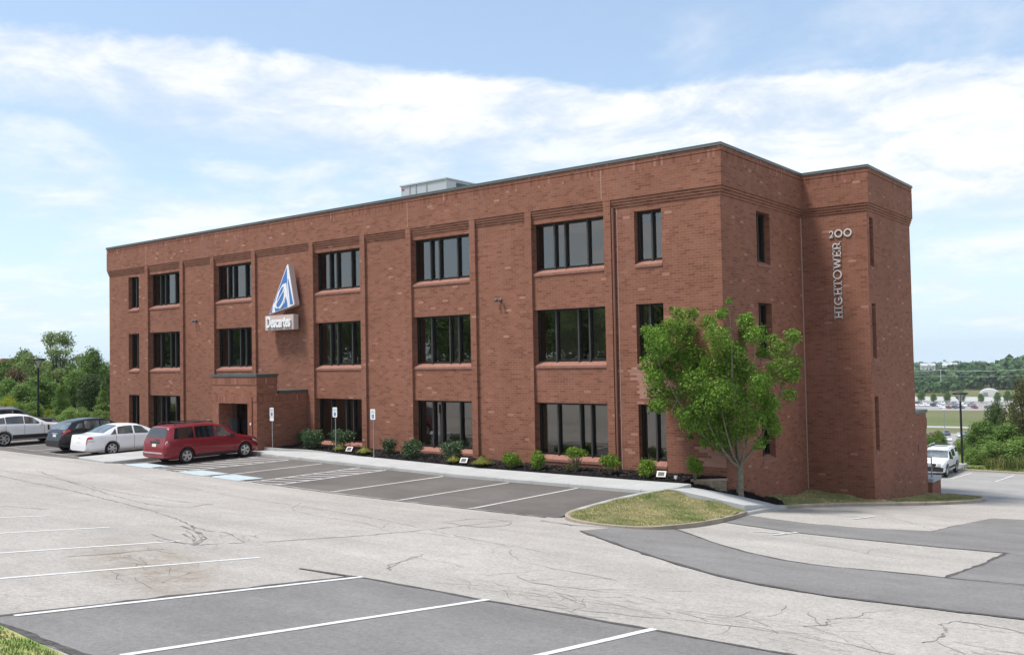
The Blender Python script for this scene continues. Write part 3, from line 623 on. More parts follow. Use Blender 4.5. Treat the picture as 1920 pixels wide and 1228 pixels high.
def pip(x, y, poly):
    c = False; n = len(poly); j = n - 1
    for i in range(n):
        xi, yi = poly[i]; xj, yj = poly[j]
        if (yi > y) != (yj > y) and x < (xj - xi) * (y - yi) / (yj - yi) + xi: c = not c
        j = i
    return c
def grass(name, poly, zf, n, hmin, hmax, mat, w=0.012, seed=1, dens=None):
    r_ = random.Random(seed); xs = [p[0] for p in poly]; ys = [p[1] for p in poly]; m = MB(); c = 0; tries = 0
    while c < n and tries < n * 12:
        tries += 1; x = r_.uniform(min(xs), max(xs)); y = r_.uniform(min(ys), max(ys))
        if not pip(x, y, poly): continue
        if dens and r_.random() > dens(x, y): continue
        c += 1; z = zf(x, y) - 0.01; a = r_.uniform(0, 6.283); h = r_.uniform(hmin, hmax) * (0.7 + 0.6 * (0.5 + mnoise.noise(Vector((x * 1.3, y * 1.3, 0))))); ln = r_.uniform(0.1, 0.7) * h
        ca, sa = math.cos(a) * w, math.sin(a) * w; b = r_.uniform(0, 6.283); lx, ly = math.cos(b) * ln, math.sin(b) * ln
        m.add([(x - ca, y - sa, z), (x + ca, y + sa, z), (x + lx * .45 + ca * .7, y + ly * .45 + sa * .7, z + h * .62), (x + lx * .45 - ca * .7, y + ly * .45 - sa * .7, z + h * .62), (x + lx, y + ly, z + h)], [(0, 1, 2, 3), (3, 2, 4)])
    o = m.build(name, mat); tag(o, kind='stuff'); return o
grass('grass', ISL + [(1.7, -2.6), (-0.8, -3.1)], isl_h, 26000, .02, .05, M['grass_dry'], .009, 1)
grass('grass.001', VRG, verge_h, 15000, .02, .06, M['grass_dry'], .011, 2)
grass('grass.002', [(-2, -26.0), (1.7, -26.0), (5.2, -26.2), (7, -26.3), (7, -30), (-2, -30)], near_h, 40000, .025, .065, M['grass_green'], .006, 3)
grass('grass.003', [(-8, 40.3), (16, 40.3), (16, 42.0), (-8, 42.0)], verge2_h, 3500, .06, .18, M['grass_green'], .03, 4)
grass('tall_grass', [(0.3, 41.6), (18, 41.3), (18, 46), (0.3, 46)], verge2_h, 9000, .4, 1.0, M['grass_tall'], .022, 5)

def chips(name, poly, zf, n, seed):
    r_ = random.Random(seed); xs = [q[0] for q in poly]; ys = [q[1] for q in poly]; m = MB(); c = 0
    while c < n:
        x, y = r_.uniform(min(xs), max(xs)), r_.uniform(min(ys), max(ys))
        if not pip(x, y, poly): continue
        c += 1; z = zf(x, y) + r_.uniform(.0, .03); a = r_.uniform(0, 6.28); L = r_.uniform(.02, .06); w = r_.uniform(.008, .02); u = Vector((math.cos(a), math.sin(a), r_.uniform(-.5, .5))) * L; v = Vector((-math.sin(a), math.cos(a), r_.uniform(-.6, .6))) * w; P = Vector((x, y, z))
        m.add([P - u - v, P + u - v, P + u + v, P - u + v], [(0, 1, 2, 3)])
    tag(m.build(name, M['mulch_chip']), kind='stuff')
chips('mulch_chips', [(-23.2, -2.7), (-21.0, -1.95), (-19.2, -1.8), (-3, -1.8), (-0.95, -1.7), (-0.1, -0.1), (-23.2, -.02)], lambda x, y: bed_h(x, y) + .03, 9000, 8)
chips('mulch_chips.001', TRI, tri_z, 1500, 9)
# ------------------------------------------------------------------ the brick office building
bld = empty('office_building', (-21.6, 0, 0.5))
tag(bld, 'long three storey red brick office building with dark bronze strip windows', 'office building')
BO = Vector((21.6, 0, -0.5))
def bpart(mb, name, mats, parent=None, fix=True, uv=True):
    o = mb.build(name, mats, None, fix)
    if uv: boxuv(o)
    par = parent or bld
    o.parent = par
    if par is bld: o.matrix_parent_inverse = Matrix.Translation(BO)
    return o
X0, D1, X2, D2, DB = -43.19, 7.92, 2.78, 14.35, 18.0
ZB, GB, GT, ZC = -2.2, 10.811, 11.134, 12.72
COLS = {'A': (-40.83, -39.59), 'B': (-38.37, -34.84), 'C': (-31.36, -27.82), 'D': (-22.63, -19.08), 'E': (-15.60, -11.98), 'F': (-8.54, -4.95), 'G': (-3.62, -2.43)}
ROWS = [(0.72, 3.14), (4.565, 7.0), (8.41, 10.6)]
DEP = 0.30
def wall_holes(mb, axis, c, a0, a1, z0, z1, holes, out):
    """plane at y=c (axis 'y') or x=c (axis 'x'); holes (a0,a1,z0,z1); reveal depth goes to -out"""
    As = sorted({a0, a1, *[h[0] for h in holes], *[h[1] for h in holes]}); Zs = sorted({z0, z1, *[h[2] for h in holes], *[h[3] for h in holes]})
    P = (lambda a, z, d=0: (a, c - out * d, z)) if axis == 'y' else (lambda a, z, d=0: (c - out * d, a, z))
    for i in range(len(As) - 1):
        for j in range(len(Zs) - 1):
            ca, cz = (As[i] + As[i + 1]) / 2, (Zs[j] + Zs[j + 1]) / 2
            if any(h[0] < ca < h[1] and h[2] < cz < h[3] for h in holes): continue
            q = [P(As[i], Zs[j]), P(As[i + 1], Zs[j]), P(As[i + 1], Zs[j + 1]), P(As[i], Zs[j + 1])]
            flip = (axis == 'y' and out > 0) or (axis == 'x' and out < 0)
            mb.poly(q[::-1] if flip else q)
    for h in holes:
        for q, nrm in (((h[0], h[2], h[0], h[3]), 1), ((h[1], h[2], h[1], h[3]), -1), ((h[0], h[3], h[1], h[3]), 1), ((h[0], h[2], h[1], h[2]), 1)):
            mb.poly([P(q[0], q[1]), P(q[2], q[3]), P(q[2], q[3], DEP), P(q[0], q[1], DEP)])
w = MB()
fh = [(l, r, s, h) for l, r in COLS.values() for s, h in ROWS]
wall_holes(w, 'y', 0.0, X0, 0.0, ZB, GT, fh, -1)
HY = (3.195, 4.507)
wall_holes(w, 'x', 0.0, 0.0, D1, ZB, GT, [(*HY, s, h) for s, h in ROWS], 1)
wall_holes(w, 'y', D1, 0.0, X2, ZB, GT, [], -1)
SY = (8.24, 8.76)
wall_holes(w, 'x', X2, D1, D2, ZB, GT, [(*SY, s + .12, h) for s, h in ROWS], 1)
w.poly([(X2, D2, ZB), (0, D2, ZB), (0, D2, GT), (X2, D2, GT)]); w.poly([(0, D2, ZB), (0, DB, ZB), (0, DB, GT), (0, D2, GT)])
w.poly([(0, DB, ZB - 3), (X0, DB, ZB - 3), (X0, DB, GT), (0, DB, GT)]); w.poly([(X0, DB, ZB), (X0, 0, ZB), (X0, 0, GT), (X0, DB, GT)])
bpart(w, 'wall', M['brick'], fix=False)
FOOT = [(X0, 0), (0, 0), (0, D1), (X2, D1), (X2, D2), (0, D2), (0, DB), (X0, DB)]
def offset(poly, d):
    out = []; n = len(poly)
    for i in range(n):
        p, c, q = poly[i - 1], poly[i], poly[(i + 1) % n]
        e1 = (c[0] - p[0], c[1] - p[1]); e2 = (q[0] - c[0], q[1] - c[1])
        def nn(e): l_ = math.hypot(*e); return (e[1] / l_, -e[0] / l_)
        n1, n2 = nn(e1), nn(e2); out.append((c[0] + d * (n1[0] + n2[0]), c[1] + d * (n1[1] + n2[1])))
    return out
def ring(mb, d_out, d_in, z0, z1):
    A, B = offset(FOOT, d_out), offset(FOOT, d_in); n = len(A)
    for i in range(n):
        j = (i + 1) % n; a, b, c, d = A[i], A[j], B[j], B[i]
        mb.poly([(*a, z0), (*b, z0), (*b, z1), (*a, z1)]); mb.poly([(*c, z0), (*d, z0), (*d, z1), (*c, z1)])
        mb.poly([(*a, z1), (*b, z1), (*c, z1), (*d, z1)]); mb.poly([(*d, z0), (*c, z0), (*b, z0), (*a, z0)])
cb = MB(); h = (GT - GB) / 3
for k, pr_ in enumerate((0.030, 0.060, 0.090)):
    ring(cb, pr_, -0.05, GB + k * h + 0.024, GB + (k + 1) * h); ring(cb, pr_ - 0.040, -0.05, GB + k * h, GB + k * h + 0.024)
ring(cb, 0.075, -0.05, GT, GT + .024)
bpart(cb, 'corbel_band', M['brick'], fix=False)
pp = MB(); ring(pp, 0.12, -0.25, GT + .024, 12.10); bpart(pp, 'parapet', M['brick'], fix=False)
ps = MB(); ring(ps, 0.12, -0.25, 12.10, 12.40); ring(ps, 0.055, -0.25, 12.40, 12.428); ring(ps, 0.12, -0.25, 12.428, 12.62); bpart(ps, 'soldier_course', M['brick_soldier'], fix=False)
cp = MB(); ring(cp, 0.155, -0.29, 12.62, 12.72); o = bpart(cp, 'coping', M['coping'], fix=False)
ce = MB(); ring(ce, 0.162, 0.10, 12.612, 12.642); bpart(ce, 'coping_edge', M['coping_edge'], o, fix=False).matrix_parent_inverse = Matrix.Translation((0, 0, 0))
rf = MB(); rf.poly([(x, y, 12.2) for x, y in offset(FOOT, -0.2)]); bpart(rf, 'roof', M['roofing'])
# pilasters either side of every window bay
for k in 'BCDEF':
    l, r = COLS[k]
    for a, b in ((l - .33, l), (r, r + .33)):
        q = MB(); q.box(a, b, -0.12, 0.02, ZB + 1.5, GT + .02); bpart(q, 'pilaster', M['brick'])
# movement joints, rain pipe
for x, z0, z1, y in ((-5.02, GT + .1, 12.4, -.123), (-15.78, GT + .1, 12.4, -.123), (-38.55, GT + .1, 12.4, -.123), (-4.40, .6, GB, -.003)):
    q = MB(); q.box(x - .014, x + .014, y, y + .02, z0, z1); bpart(q, 'movement_joint', M['joint'])
q = MB(); q.box(-.003, .02, D1 - .034, D1 - .004, -.8, GB); q.box(.004, .034, D1 - .003, D1 + .02, -.8, GB); bpart(q, 'movement_joint', M['joint'])
q = MB(); q.tube([(-4.535, -.075, .55), (-4.535, -.075, 10.85)], .055, 10)
for z in (1.5, 4.0, 6.5, 9.0): q.box(-4.60, -4.47, -.085, 0.0, z, z + .05)
bpart(q, 'downpipe', M['downpipe'])
# pale replacement bricks
def patch(cells, z0, x0, axis='y', c=-0.004):
    q = MB(); done = []
    for row, spans in enumerate(cells):
        for a, b in spans:
            z = z0 + row * .1016; done.append((a, b, z))
            if axis == 'y': q.poly([(a, c, z + .002), (b, c, z + .002), (b, c, z + .0995), (a, c, z + .0995)])
            else: q.poly([(c, a, z + .002), (c, b, z + .002), (c, b, z + .0995), (c, a, z + .0995)])
    bpart(q, 'replacement_bricks', M['brick_light'])
bw = .305
def zc(z): return math.floor(z / .1016) * .1016
patch([[(-2.60, -2.15)], [(-3.0, -1.95)], [(-3.55, -2.5), (-2.3, -1.8)], [(-3.55, -2.3)], [(-3.65, -2.1)], [(-3.55, -1.9)], [(-3.65, -2.0)], [(-3.55, -1.85)], [(-3.6, -2.1)], [(-3.95, -3.1), (-2.95, -2.5)], [(-3.65, -3.2)], [(-3.95, -3.05)], [(-4.05, -3.3)], [(-3.9, -3.62)]], zc(3.16), 0)
patch([[(-1.35, -.02)], [(-.9, -.02)], [(-1.2, -.02)], [(-.6, -.02)], [(-.75, -.02)], [(-1.1, -.02)], [(-1.3, -.6)], [(-.5, -.02)]], zc(0.95), 0)
# ---------------- windows
def window(axis, c, out, a0, a1, z0, z1, fins, blinds, sill=True):
    """(a,d,z): d measured inwards from the wall face"""
    def P(a, d, z): return (a, c - out * d, z) if axis == 'y' else (c - out * d, a, z)
    def bx(mb, A0, A1, d0, d1, Z0, Z1):
        p, q = P(A0, d0, Z0), P(A1, d1, Z1); mb.box(min(p[0], q[0]), max(p[0], q[0]), min(p[1], q[1]), max(p[1], q[1]), Z0, Z1)
    W_ = a1 - a0; zs = z0 + (.28 if sill else 0.0)
    f = MB()
    bx(f, a0 + .002, a0 + .075, .25, .37, zs, z1 - .002); bx(f, a1 - .075, a1 - .002, .25, .37, zs, z1 - .002)
    bx(f, a0 + .075, a1 - .075, .23, .37, z1 - .085, z1 - .002); bx(f, a0 + .075, a1 - .075, .25, .37, zs, zs + .06)
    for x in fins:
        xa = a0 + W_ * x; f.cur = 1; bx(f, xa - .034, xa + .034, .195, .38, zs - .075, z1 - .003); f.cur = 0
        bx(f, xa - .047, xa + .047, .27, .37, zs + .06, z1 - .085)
    o = bpart(f, 'window', [M['bronze'], M['bronze_lit']], uv=False)
    g = MB(); g.poly([P(a0 + .07, .335, zs + .05), P(a1 - .07, .335, zs + .05), P(a1 - .07, .335, z1 - .08), P(a0 + .07, .335, z1 - .08)])
    gp = bpart(g, 'pane', M['pane'], o, fix=False, uv=False)
    if sill:
        s_ = MB(); prof = [(-.035, z0), (-.035, z0 + .10), (.30, z0 + .275), (.36, z0 + .275), (.36, z0)]
        A, B = a0 + .004, a1 - .004; n = len(prof)
        s_.add([P(A, d, z) for d, z in prof] + [P(B, d, z) for d, z in prof], [tuple(range(n)), tuple(range(2 * n - 1, n - 1, -1))] + [(i, n + i, n + (i + 1) % n, (i + 1) % n) for i in range(n)])
        bpart(s_, 'sill', M['brick_sill'], o)
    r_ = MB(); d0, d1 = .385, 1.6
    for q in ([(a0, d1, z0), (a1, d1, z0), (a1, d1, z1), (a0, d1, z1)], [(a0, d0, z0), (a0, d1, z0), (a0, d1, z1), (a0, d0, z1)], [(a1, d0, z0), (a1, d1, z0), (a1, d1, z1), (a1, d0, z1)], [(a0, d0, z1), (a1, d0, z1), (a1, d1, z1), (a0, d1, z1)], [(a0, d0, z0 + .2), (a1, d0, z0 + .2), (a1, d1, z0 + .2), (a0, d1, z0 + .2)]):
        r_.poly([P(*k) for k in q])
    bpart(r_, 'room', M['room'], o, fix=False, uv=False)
    for (u0, u1, frac, *dk) in blinds:
        b = MB(); A, B = a0 + W_ * u0 + .05, a0 + W_ * u1 - .05; zb = lerp(z1, zs, frac)
        b.poly([P(A, .42, zb), P(B, .42, zb), P(B, .42, z1), P(A, .42, z1)]); bx(b, A, B, .41, .43, zb - .03, zb)
        bpart(b, 'blind', M['blind_dark' if dk else 'blind'], o, fix=False, uv=False)
    return o
PA_, PB_ = (.27, .42, .73), (.27, .58, .73)
spec = {
 ('B', 2): (PA_, []), ('C', 2): (PA_, []), ('D', 2): (PA_, []), ('E', 2): (PA_, [(.27, .42, .75)]), ('F', 2): (PA_, []),
 ('B', 1): (PB_, []), ('C', 1): (PB_, [(0, .27, 1, 1), (.73, 1, 1, 1)]), ('D', 1): (PA_, [(0, .27, 1, 1), (.27, .42, 1, 1), (.42, .73, 1, 1), (.73, 1, 1, 1)]), ('E', 1): (PB_, [(0, .27, .8, 1), (.58, .73, .97), (.73, 1, 1, 1)]), ('F', 1): (PB_, [(.27, .58, .99), (.73, 1, .985)]),
 ('B', 0): (PA_, [(0, .27, 1), (.42, .73, .45)]), ('C', 0): (PA_, []), ('D', 0): (PB_, [(0, .27, 1, 1), (.27, .58, 1, 1), (.58, .73, 1, 1), (.73, 1, 1, 1)]), ('E', 0): (PA_, [(0, .27, .98, 1), (.27, .42, .98, 1), (.42, .73, .97, 1), (.73, 1, .35)]), ('F', 0): (PB_, [(0, .27, .9), (.27, .58, .80), (.58, .73, .72), (.73, 1, .72)]),
 ('A', 2): ((.50,), []), ('A', 1): ((.60,), []), ('A', 0): ((.42,), []), ('G', 2): ((.56,), []), ('G', 1): ((.42,), [(0, .42, 1)]), ('G', 0): ((.56,), [(0, .56, .97)])}
for (k, rw), (fins, bl) in spec.items():
    l, r = COLS[k]; s, h = ROWS[rw]; window('y', 0.0, -1, l, r, s, h, fins, bl)
for rw, (s, h) in enumerate(ROWS): window('x', 0.0, 1, HY[0], HY[1], s, h, (.45,), [])
for rw, (s, h) in enumerate(ROWS):
    window('x', X2, 1, SY[0], SY[1], s + .12, h, (), [], sill=False)
    q = MB(); q.add([(X2 + .03, SY[0] + .003, s), (X2 + .03, SY[1] - .003, s), (X2 + .03, SY[1] - .003, s + .11), (X2 + .03, SY[0] + .003, s + .11), (X2 - .29, SY[0] + .003, s + .3), (X2 - .29, SY[1] - .003, s + .3), (X2 - .29, SY[0] + .003, s), (X2 - .29, SY[1] - .003, s)],
      [(0, 1, 2, 3), (3, 2, 5, 4), (0, 3, 4, 6), (1, 7, 5, 2), (0, 6, 7, 1), (4, 5, 7, 6)]); bpart(q, 'sill', M['brick_sill'])
# ---------------- entrance block
EX0, EX1, EY, EM = -27.05, -23.32, -3.14, -1.9
e = MB(); DOOR = (-26.41, -24.0, .3, 3.0)
DEP_SAVE = DEP; DEP = 1.1
wall_holes(e, 'y', EY, EX0, EX1, .1, 4.33, [DOOR], -1)
DEP = DEP_SAVE
for x, s_ in ((EX1, 1), (EX0, -1)):
    e.poly([(x, EY, .1), (x, EM, .1), (x, EM, 4.33), (x, EY, 4.33)]); e.poly([(x, EM, .1), (x, 0, .1), (x, 0, 3.47), (x, EM, 3.47)])
e.poly([(EX0, EM, 3.3), (EX1, EM, 3.3), (EX1, EM, 4.33), (EX0, EM, 4.33)])
ent = bpart(e, 'entrance_block', M['brick'], fix=True)
def epart(q, name, mat, uv=True):
    o = bpart(q, name, mat, ent, True, uv); return o
q = MB(); q.box(EX0 - .05, EX1 + .05, EY - .05, EM + .05, 4.33, 4.46); q.box(EX0 - .04, EX1 + .05, EM + .06, 0.0, 3.47, 3.60); epart(q, 'coping', M['coping'], False)
q = MB()
for z in (3.93, 3.10): q.box(EX0 - .022, EX1 + .022, EY - .022, EY + .01, z, z + .36); q.box(EX1 - .01, EX1 + .022, EY + .012, EM if z > 3.5 else 0, z, z + .36)
epart(q, 'soldier_band', M['brick_soldier'])
q = MB()
for a, b, z0, z1, d in ((DOOR[0] - .34, DOOR[0], .4, 3.34, .05), (DOOR[1], DOOR[1] + .34, .4, 3.34, .05), (DOOR[0], DOOR[1], 3.0, 3.34, .05)): q.box(a, b, EY - d, EY - .003, z0, z1)
epart(q, 'door_surround', M['brick_soldier'])
q = MB()
for z in (2.72, 2.50, 2.28, 2.06, 1.84, 1.62): q.box(EX1 - .004, EX1 + .018, EM + .18, -.25, z, z + .085)
epart(q, 'brick_ribs', M['brick'])
q = MB(); yb = EY + 1.05
for x0, x1, z0, z1 in ((-26.40, -26.30, .5, 2.98), (-24.09, -24.01, .5, 2.98), (-25.22, -25.12, .5, 2.98), (-26.3, -24.09, 2.88, 2.98), (-26.3, -24.09, .5, .62), (-26.3, -24.09, 2.36, 2.44)): q.box(x0, x1, yb - .04, yb + .05, z0, z1)
dr = epart(q, 'door', M['bronze'], False)
q = MB(); q.poly([(-26.35, yb, .55), (-24.05, yb, .55), (-24.05, yb, 2.93), (-26.35, yb, 2.93)]); epart(q, 'door_pane', M['pane'], False)
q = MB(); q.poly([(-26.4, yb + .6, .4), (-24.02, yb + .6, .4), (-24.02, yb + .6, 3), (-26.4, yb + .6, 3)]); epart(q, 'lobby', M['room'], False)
q = MB(); q.box(-26.405, -26.20, EY + .55, EY + .9, 1.45, 2.15); q.tube([(-26.36, EY + .7, 2.15), (-26.36, EY + .7, 2.98)], .03, 8); q.tube([(-26.36, EY + .7, .8), (-26.36, EY + .7, 1.45)], .03, 8); epart(q, 'meter_box', M['metal_dark'], False)
q = MB(); q.box(-23.80, -23.71, EY - .075, EY - .05, 1.95, 2.06); epart(q, 'door_bell', M['white_plastic'], False)
# ---------------- rear entrance block
q = MB(); q.box(.6, X2 - .06, D2 + .002, 16.4, -4.2, 2.02); bpart(q, 'rear_porch', M['brick'])
q = MB(); q.box(.5, X2 + .0, D2 + .01, 16.48, 2.02, 2.16); bpart(q, 'rear_porch_coping', M['coping'], uv=False)
q = MB(); q.box(X2 - .075, X2 - .03, D2 + .01, 16.41, 1.25, 1.75); q.box(X2 - .075, X2 - .035, D2 + .5, 16.4, .25, .6); bpart(q, 'rear_porch_band', M['brick_soldier'])
rw = empty('stair_wall', (2.85, 17.2, -2.6)); tag(rw, 'low brick stair wall with pale stone cap behind the tower', 'low wall')
q = MB(); q.box(-.95, .05, -.75, .85, -1.2, 1.25); o = q.build('wall', M['brick'], rw, True); boxuv(o)
q = MB(); q.box(-1.0, .10, -.80, .90, 1.25, 1.42); q.build('cap', M['concrete'], rw, True)
hr = empty('handrail', (2.75, 17.0, -1.2)); tag(hr, 'grey metal handrail on the low brick stair wall', 'handrail')
for x in (0, -1.4):
    q = MB(); q.tube([(x, 0, 0), (x, 0, 1.0)], .03, 8); q.build('post', M['metal_grey'], hr)
for z in (1.0, .5):
    q = MB(); q.tube([(0.02, 0, z), (-1.5, 0, z)], .028, 8); q.build('rail', M['metal_grey'], hr)

# ---------------- rooftop unit
ru = empty('rooftop_unit', (-19.6, 6.0, 12.2)); tag(ru, 'pale grey metal air handling unit on the flat roof', 'rooftop unit')
q = MB(); q.box(-1.66, 1.70, -1.0, 3.6, .25, 2.34); q.box(-1.72, 1.76, -1.06, 3.66, 2.34, 2.41); q.box(-1.5, 1.5, -.9, 3.5, 0, .25); q.build('housing', M['metal_light'], ru)
for x in (-.98, -.50, .28): 
    q = MB(); q.box(x - .035, x + .035, -1.02, -.998, .3, 2.33); q.build('panel_rib', M['metal_grey'], ru)
q = MB(); q.box(1.1, 1.35, -1.012, -.999, 1.5, 1.8); q.build('notice', M['white_plastic'], ru)
q = MB(); q.box(-1.58, -1.42, -1.012, -.999, 2.10, 2.2); q.build('plate', M['red_sign'], ru)
for y0, y1 in ((-.2, 1.5), (1.65, 3.4)):
    q = MB(); q.box(1.70, 1.712, y0, y1, .5, 2.25)
    for k in range(14): q.box(1.712, 1.73, y0, y1, .55 + k * .12, .59 + k * .12)
    q.build('louvre', M['metal_dark'], ru)
for x, y, s_, ri in ((-27.0, 9.0, 1.0, 0),): pass

# ---------------- wall sign: triangle emblem over a lettered box
sg = empty('wall_sign', (-24.76, -0.12, 7.6)); tag(sg, 'triangular blue and white emblem sign over white lettering', 'wall sign')
dpt = -.42
def em(name, polys, mat, y, th):
    q = MB()
    for pl in polys: q.prism([(x, z) for x, z in pl], 'y', y, y + th)
    return q.build(name, mat, sg, True)
# sign corner points (x,z) relative to the sign origin
TRI_ = [(-0.93, -.03), (-0.86, -.03), (1.13, .36), (1.17, .42), (0.70, 2.52), (0.60, 2.52)]
em('emblem_body', [TRI_], M['sign_side'], dpt, .32)
em('emblem_face', [[(-0.91, -.02), (1.12, .37), (1.15, .42), (0.69, 2.50), (0.62, 2.50)]], M['white_plastic'], dpt - .012, .010)
em('emblem_fill', [[(-0.87, .01), (0.59, 2.36), (0.60, .30)]], M['emblem_blue'], dpt - .020, .006)
em('emblem_fill', [[(0.64, 1.75), (0.70, 1.75), (1.07, .44), (1.02, .40), (0.82, .42)]], M['emblem_blue'], dpt - .020, .006)
def ell(cx, cz, a, b, rot, n=28):
    return [(cx + a * math.cos(t_) * math.cos(rot) - b * math.sin(t_) * math.sin(rot), cz + a * math.cos(t_) * math.sin(rot) + b * math.sin(t_) * math.cos(rot)) for t_ in [2 * math.pi * k / n for k in range(n)]]
em('emblem_ring', [[(-.66, .05), (-.40, .05), (-.45, .35), (-.30, .25), (0.1, .28), (0.40, .55), (0.50, .85), (0.70, .25), (0.80, .28), (0.62, .9), (0.55, 1.55), (0.25, 1.50), (-.15, 1.10), (-.40, .62), (-.58, .45)]], M['white_plastic'], dpt - .028, .006)
em('emblem_fill', [ell(.13, 1.02, .40, .165, 1.02)[:15] , [(-.27, .66), (-.20, .60), (.38, 1.30), (.36, 1.38)]][:1], M['emblem_blue'], dpt - .036, .006)
em('emblem_fill', [ell(.02, .72, .47, .21, .98)], M['emblem_blue'], dpt - .034, .004)
em('emblem_stroke', [[(-.30, .55), (-.27, .50), (0.0, .78), (.40, 1.22), (.37, 1.26), (-.02, .84)]], M['white_plastic'], dpt - .044, .006)
em('emblem_stroke', [[(-.05, .22), (.02, .22), (.25, .45), (.45, .78), (.44, .90), (.2, .50)]], M['white_plastic'], dpt - .044, .006)
em('letter_box', [[(-1.30, -.88), (1.06, -.88), (1.06, -.10), (-1.30, -.10)]], M['sign_side'], dpt, .32)
me = text_mesh('Descartes', .80, .62, .022, .03); me.materials.append(M['white_plastic'])
o = link('lettering', me, sg, (-.12, dpt - .05, -.485)); o.rotation_euler = (R(90), 0, 0)

# ---------------- HIGHTOWER 200, slab serif metal letters fixed to the tower
lt = empty('wall_lettering', (1.4, D1, 6.4)); tag(lt, 'white slab serif letters climbing the brick tower beneath the number 200', 'lettering')
LH = .33; ST = .047; SR = .035
def arc(cx, cy, rx, ry, w_, a0, a1, n=20):
    o_ = [(cx + rx * math.cos(R(lerp(a0, a1, k / n))), cy + ry * math.sin(R(lerp(a0, a1, k / n)))) for k in range(n + 1)]
    i_ = [(cx + (rx - w_) * math.cos(R(lerp(a0, a1, k / n))), cy + (ry - w_) * math.sin(R(lerp(a0, a1, k / n)))) for k in range(n + 1)]
    return [[o_[k], o_[k + 1], i_[k + 1], i_[k]] for k in range(n)]
def rc(x0, y0, x1, y1): return [(x0, y0), (x1, y0), (x1, y1), (x0, y1)]
def glyph(ch):
    H = LH
    if ch == 'H': return .36, [rc(.05, 0, .05 + ST, H), rc(.25, 0, .25 + ST, H), rc(.10, H / 2 - .024, .26, H / 2 + .024)] + [rc(x, y, x + .14, y + SR) for x in (.01, .21) for y in (0, H - SR)]
    if ch == 'I': return .20, [rc(.07, 0, .07 + ST, H), rc(.02, 0, .18, SR), rc(.02, H - SR, .18, H)]
    if ch == 'G': return .42, arc(.21, H / 2, .19, H / 2, ST, 45, 335) + [rc(.22, H / 2 - .05, .40, H / 2), rc(.34, .05, .40, H / 2)]
    if ch == 'T': return .32, [rc(.13, 0, .13 + ST, H), rc(.01, H - SR, .31, H), rc(.01, H - .10, .055, H), rc(.265, H - .10, .31, H), rc(.08, 0, .24, SR)]
    if ch == 'O': return .42, arc(.21, H / 2, .195, H / 2 + .01, ST, 0, 360, 32)
    if ch == 'W': return .52, [[(.04, H), (.105, H), (.19, 0), (.14, 0)], [(.14, 0), (.19, 0), (.285, H), (.235, H)], [(.235, H), (.285, H), (.385, 0), (.335, 0)], [(.335, 0), (.385, 0), (.485, H), (.425, H)], rc(0, H - SR, .14, H), rc(.39, H - SR, .52, H)]
    if ch == 'E': return .31, [rc(.05, 0, .05 + ST, H), rc(.01, 0, .29, SR), rc(.01, H - SR, .28, H), rc(.1, H / 2 - .022, .22, H / 2 + .022), rc(.25, 0, .295, .11), rc(.24, H - .10, .285, H)]
    if ch == 'R': return .36, [rc(.05, 0, .05 + ST, H), rc(.01, 0, .15, SR), rc(.01, H - SR, .18, H), rc(.1, .13, .19, .13 + SR)] + arc(.18, H - .1275 + .02, .12, .1075, ST, -90, 90, 14) + [[(.17, .15), (.23, .15), (.33, 0), (.265, 0)], rc(.27, 0, .36, SR)]
    if ch == '2': return .24, arc(.11, .225, .10, .115, .05, -35, 170, 16) + [[(.145, .17), (.195, .16), (.085, .03), (.01, .03)], rc(.01, 0, .22, .048), rc(.18, 0, .22, .085)]
    return .36, arc(.17, .165, .165, .17, .055, 0, 360, 28)
def letter(ch, org, along, up, scale=1.0):
    wd, polys = glyph(ch); q = MB()
    for pl in polys:
        pts = [(org[0] + (along[0] * u + up[0] * v) * scale, org[1] + (along[1] * u + up[1] * v) * scale) for u, v in pl]
        q.prism(pts, 'y', -.045, -.02)
    q.build('letter', M['letter_metal'], lt, True); return wd * scale
zc_ = 0.0
total = sum(glyph(c)[0] for c in 'HIGHTOWER'); sc_ = 3.25 / total
for c in 'HIGHTOWER': zc_ += letter(c, (.30, zc_), (0, 1), (-1.07, 0), sc_)
xx = -.19
for c, s_ in (('2', .92), ('0', 1.02), ('0', 1.02)): xx += letter(c, (xx, 3.42), (1, 0), (0, 1), s_) + .015

# ---------------- flood lights on the wall
for x, z, lab in ((-10.33, 7.52, 'small twin floodlight on the brick panel between two window bays nearest the corner'), (-33.26, 7.53, 'small twin floodlight on the brick panel near the far end')):
    f = empty('wall_floodlight', (x, 0, z)); tag(f, lab, 'floodlight', 'floodlights on the brick wall'); f.scale = (.8,) * 3
    q = MB(); q.box(-.07, .07, -.06, 0, -.07, .07); q.build('bracket', M['black_metal'], f)
    for sx in (-1, 1):
        q = MB(); q.lathe([(.001, 0), (.05, 0), (.09, -.16), (.001, -.16)], (sx * .16, -.10, .0), 'y', 14); q.tube([(0, -.04, 0), (sx * .15, -.11, 0)], .02, 6); q.build('lamp_head', M['metal_dark'], f)
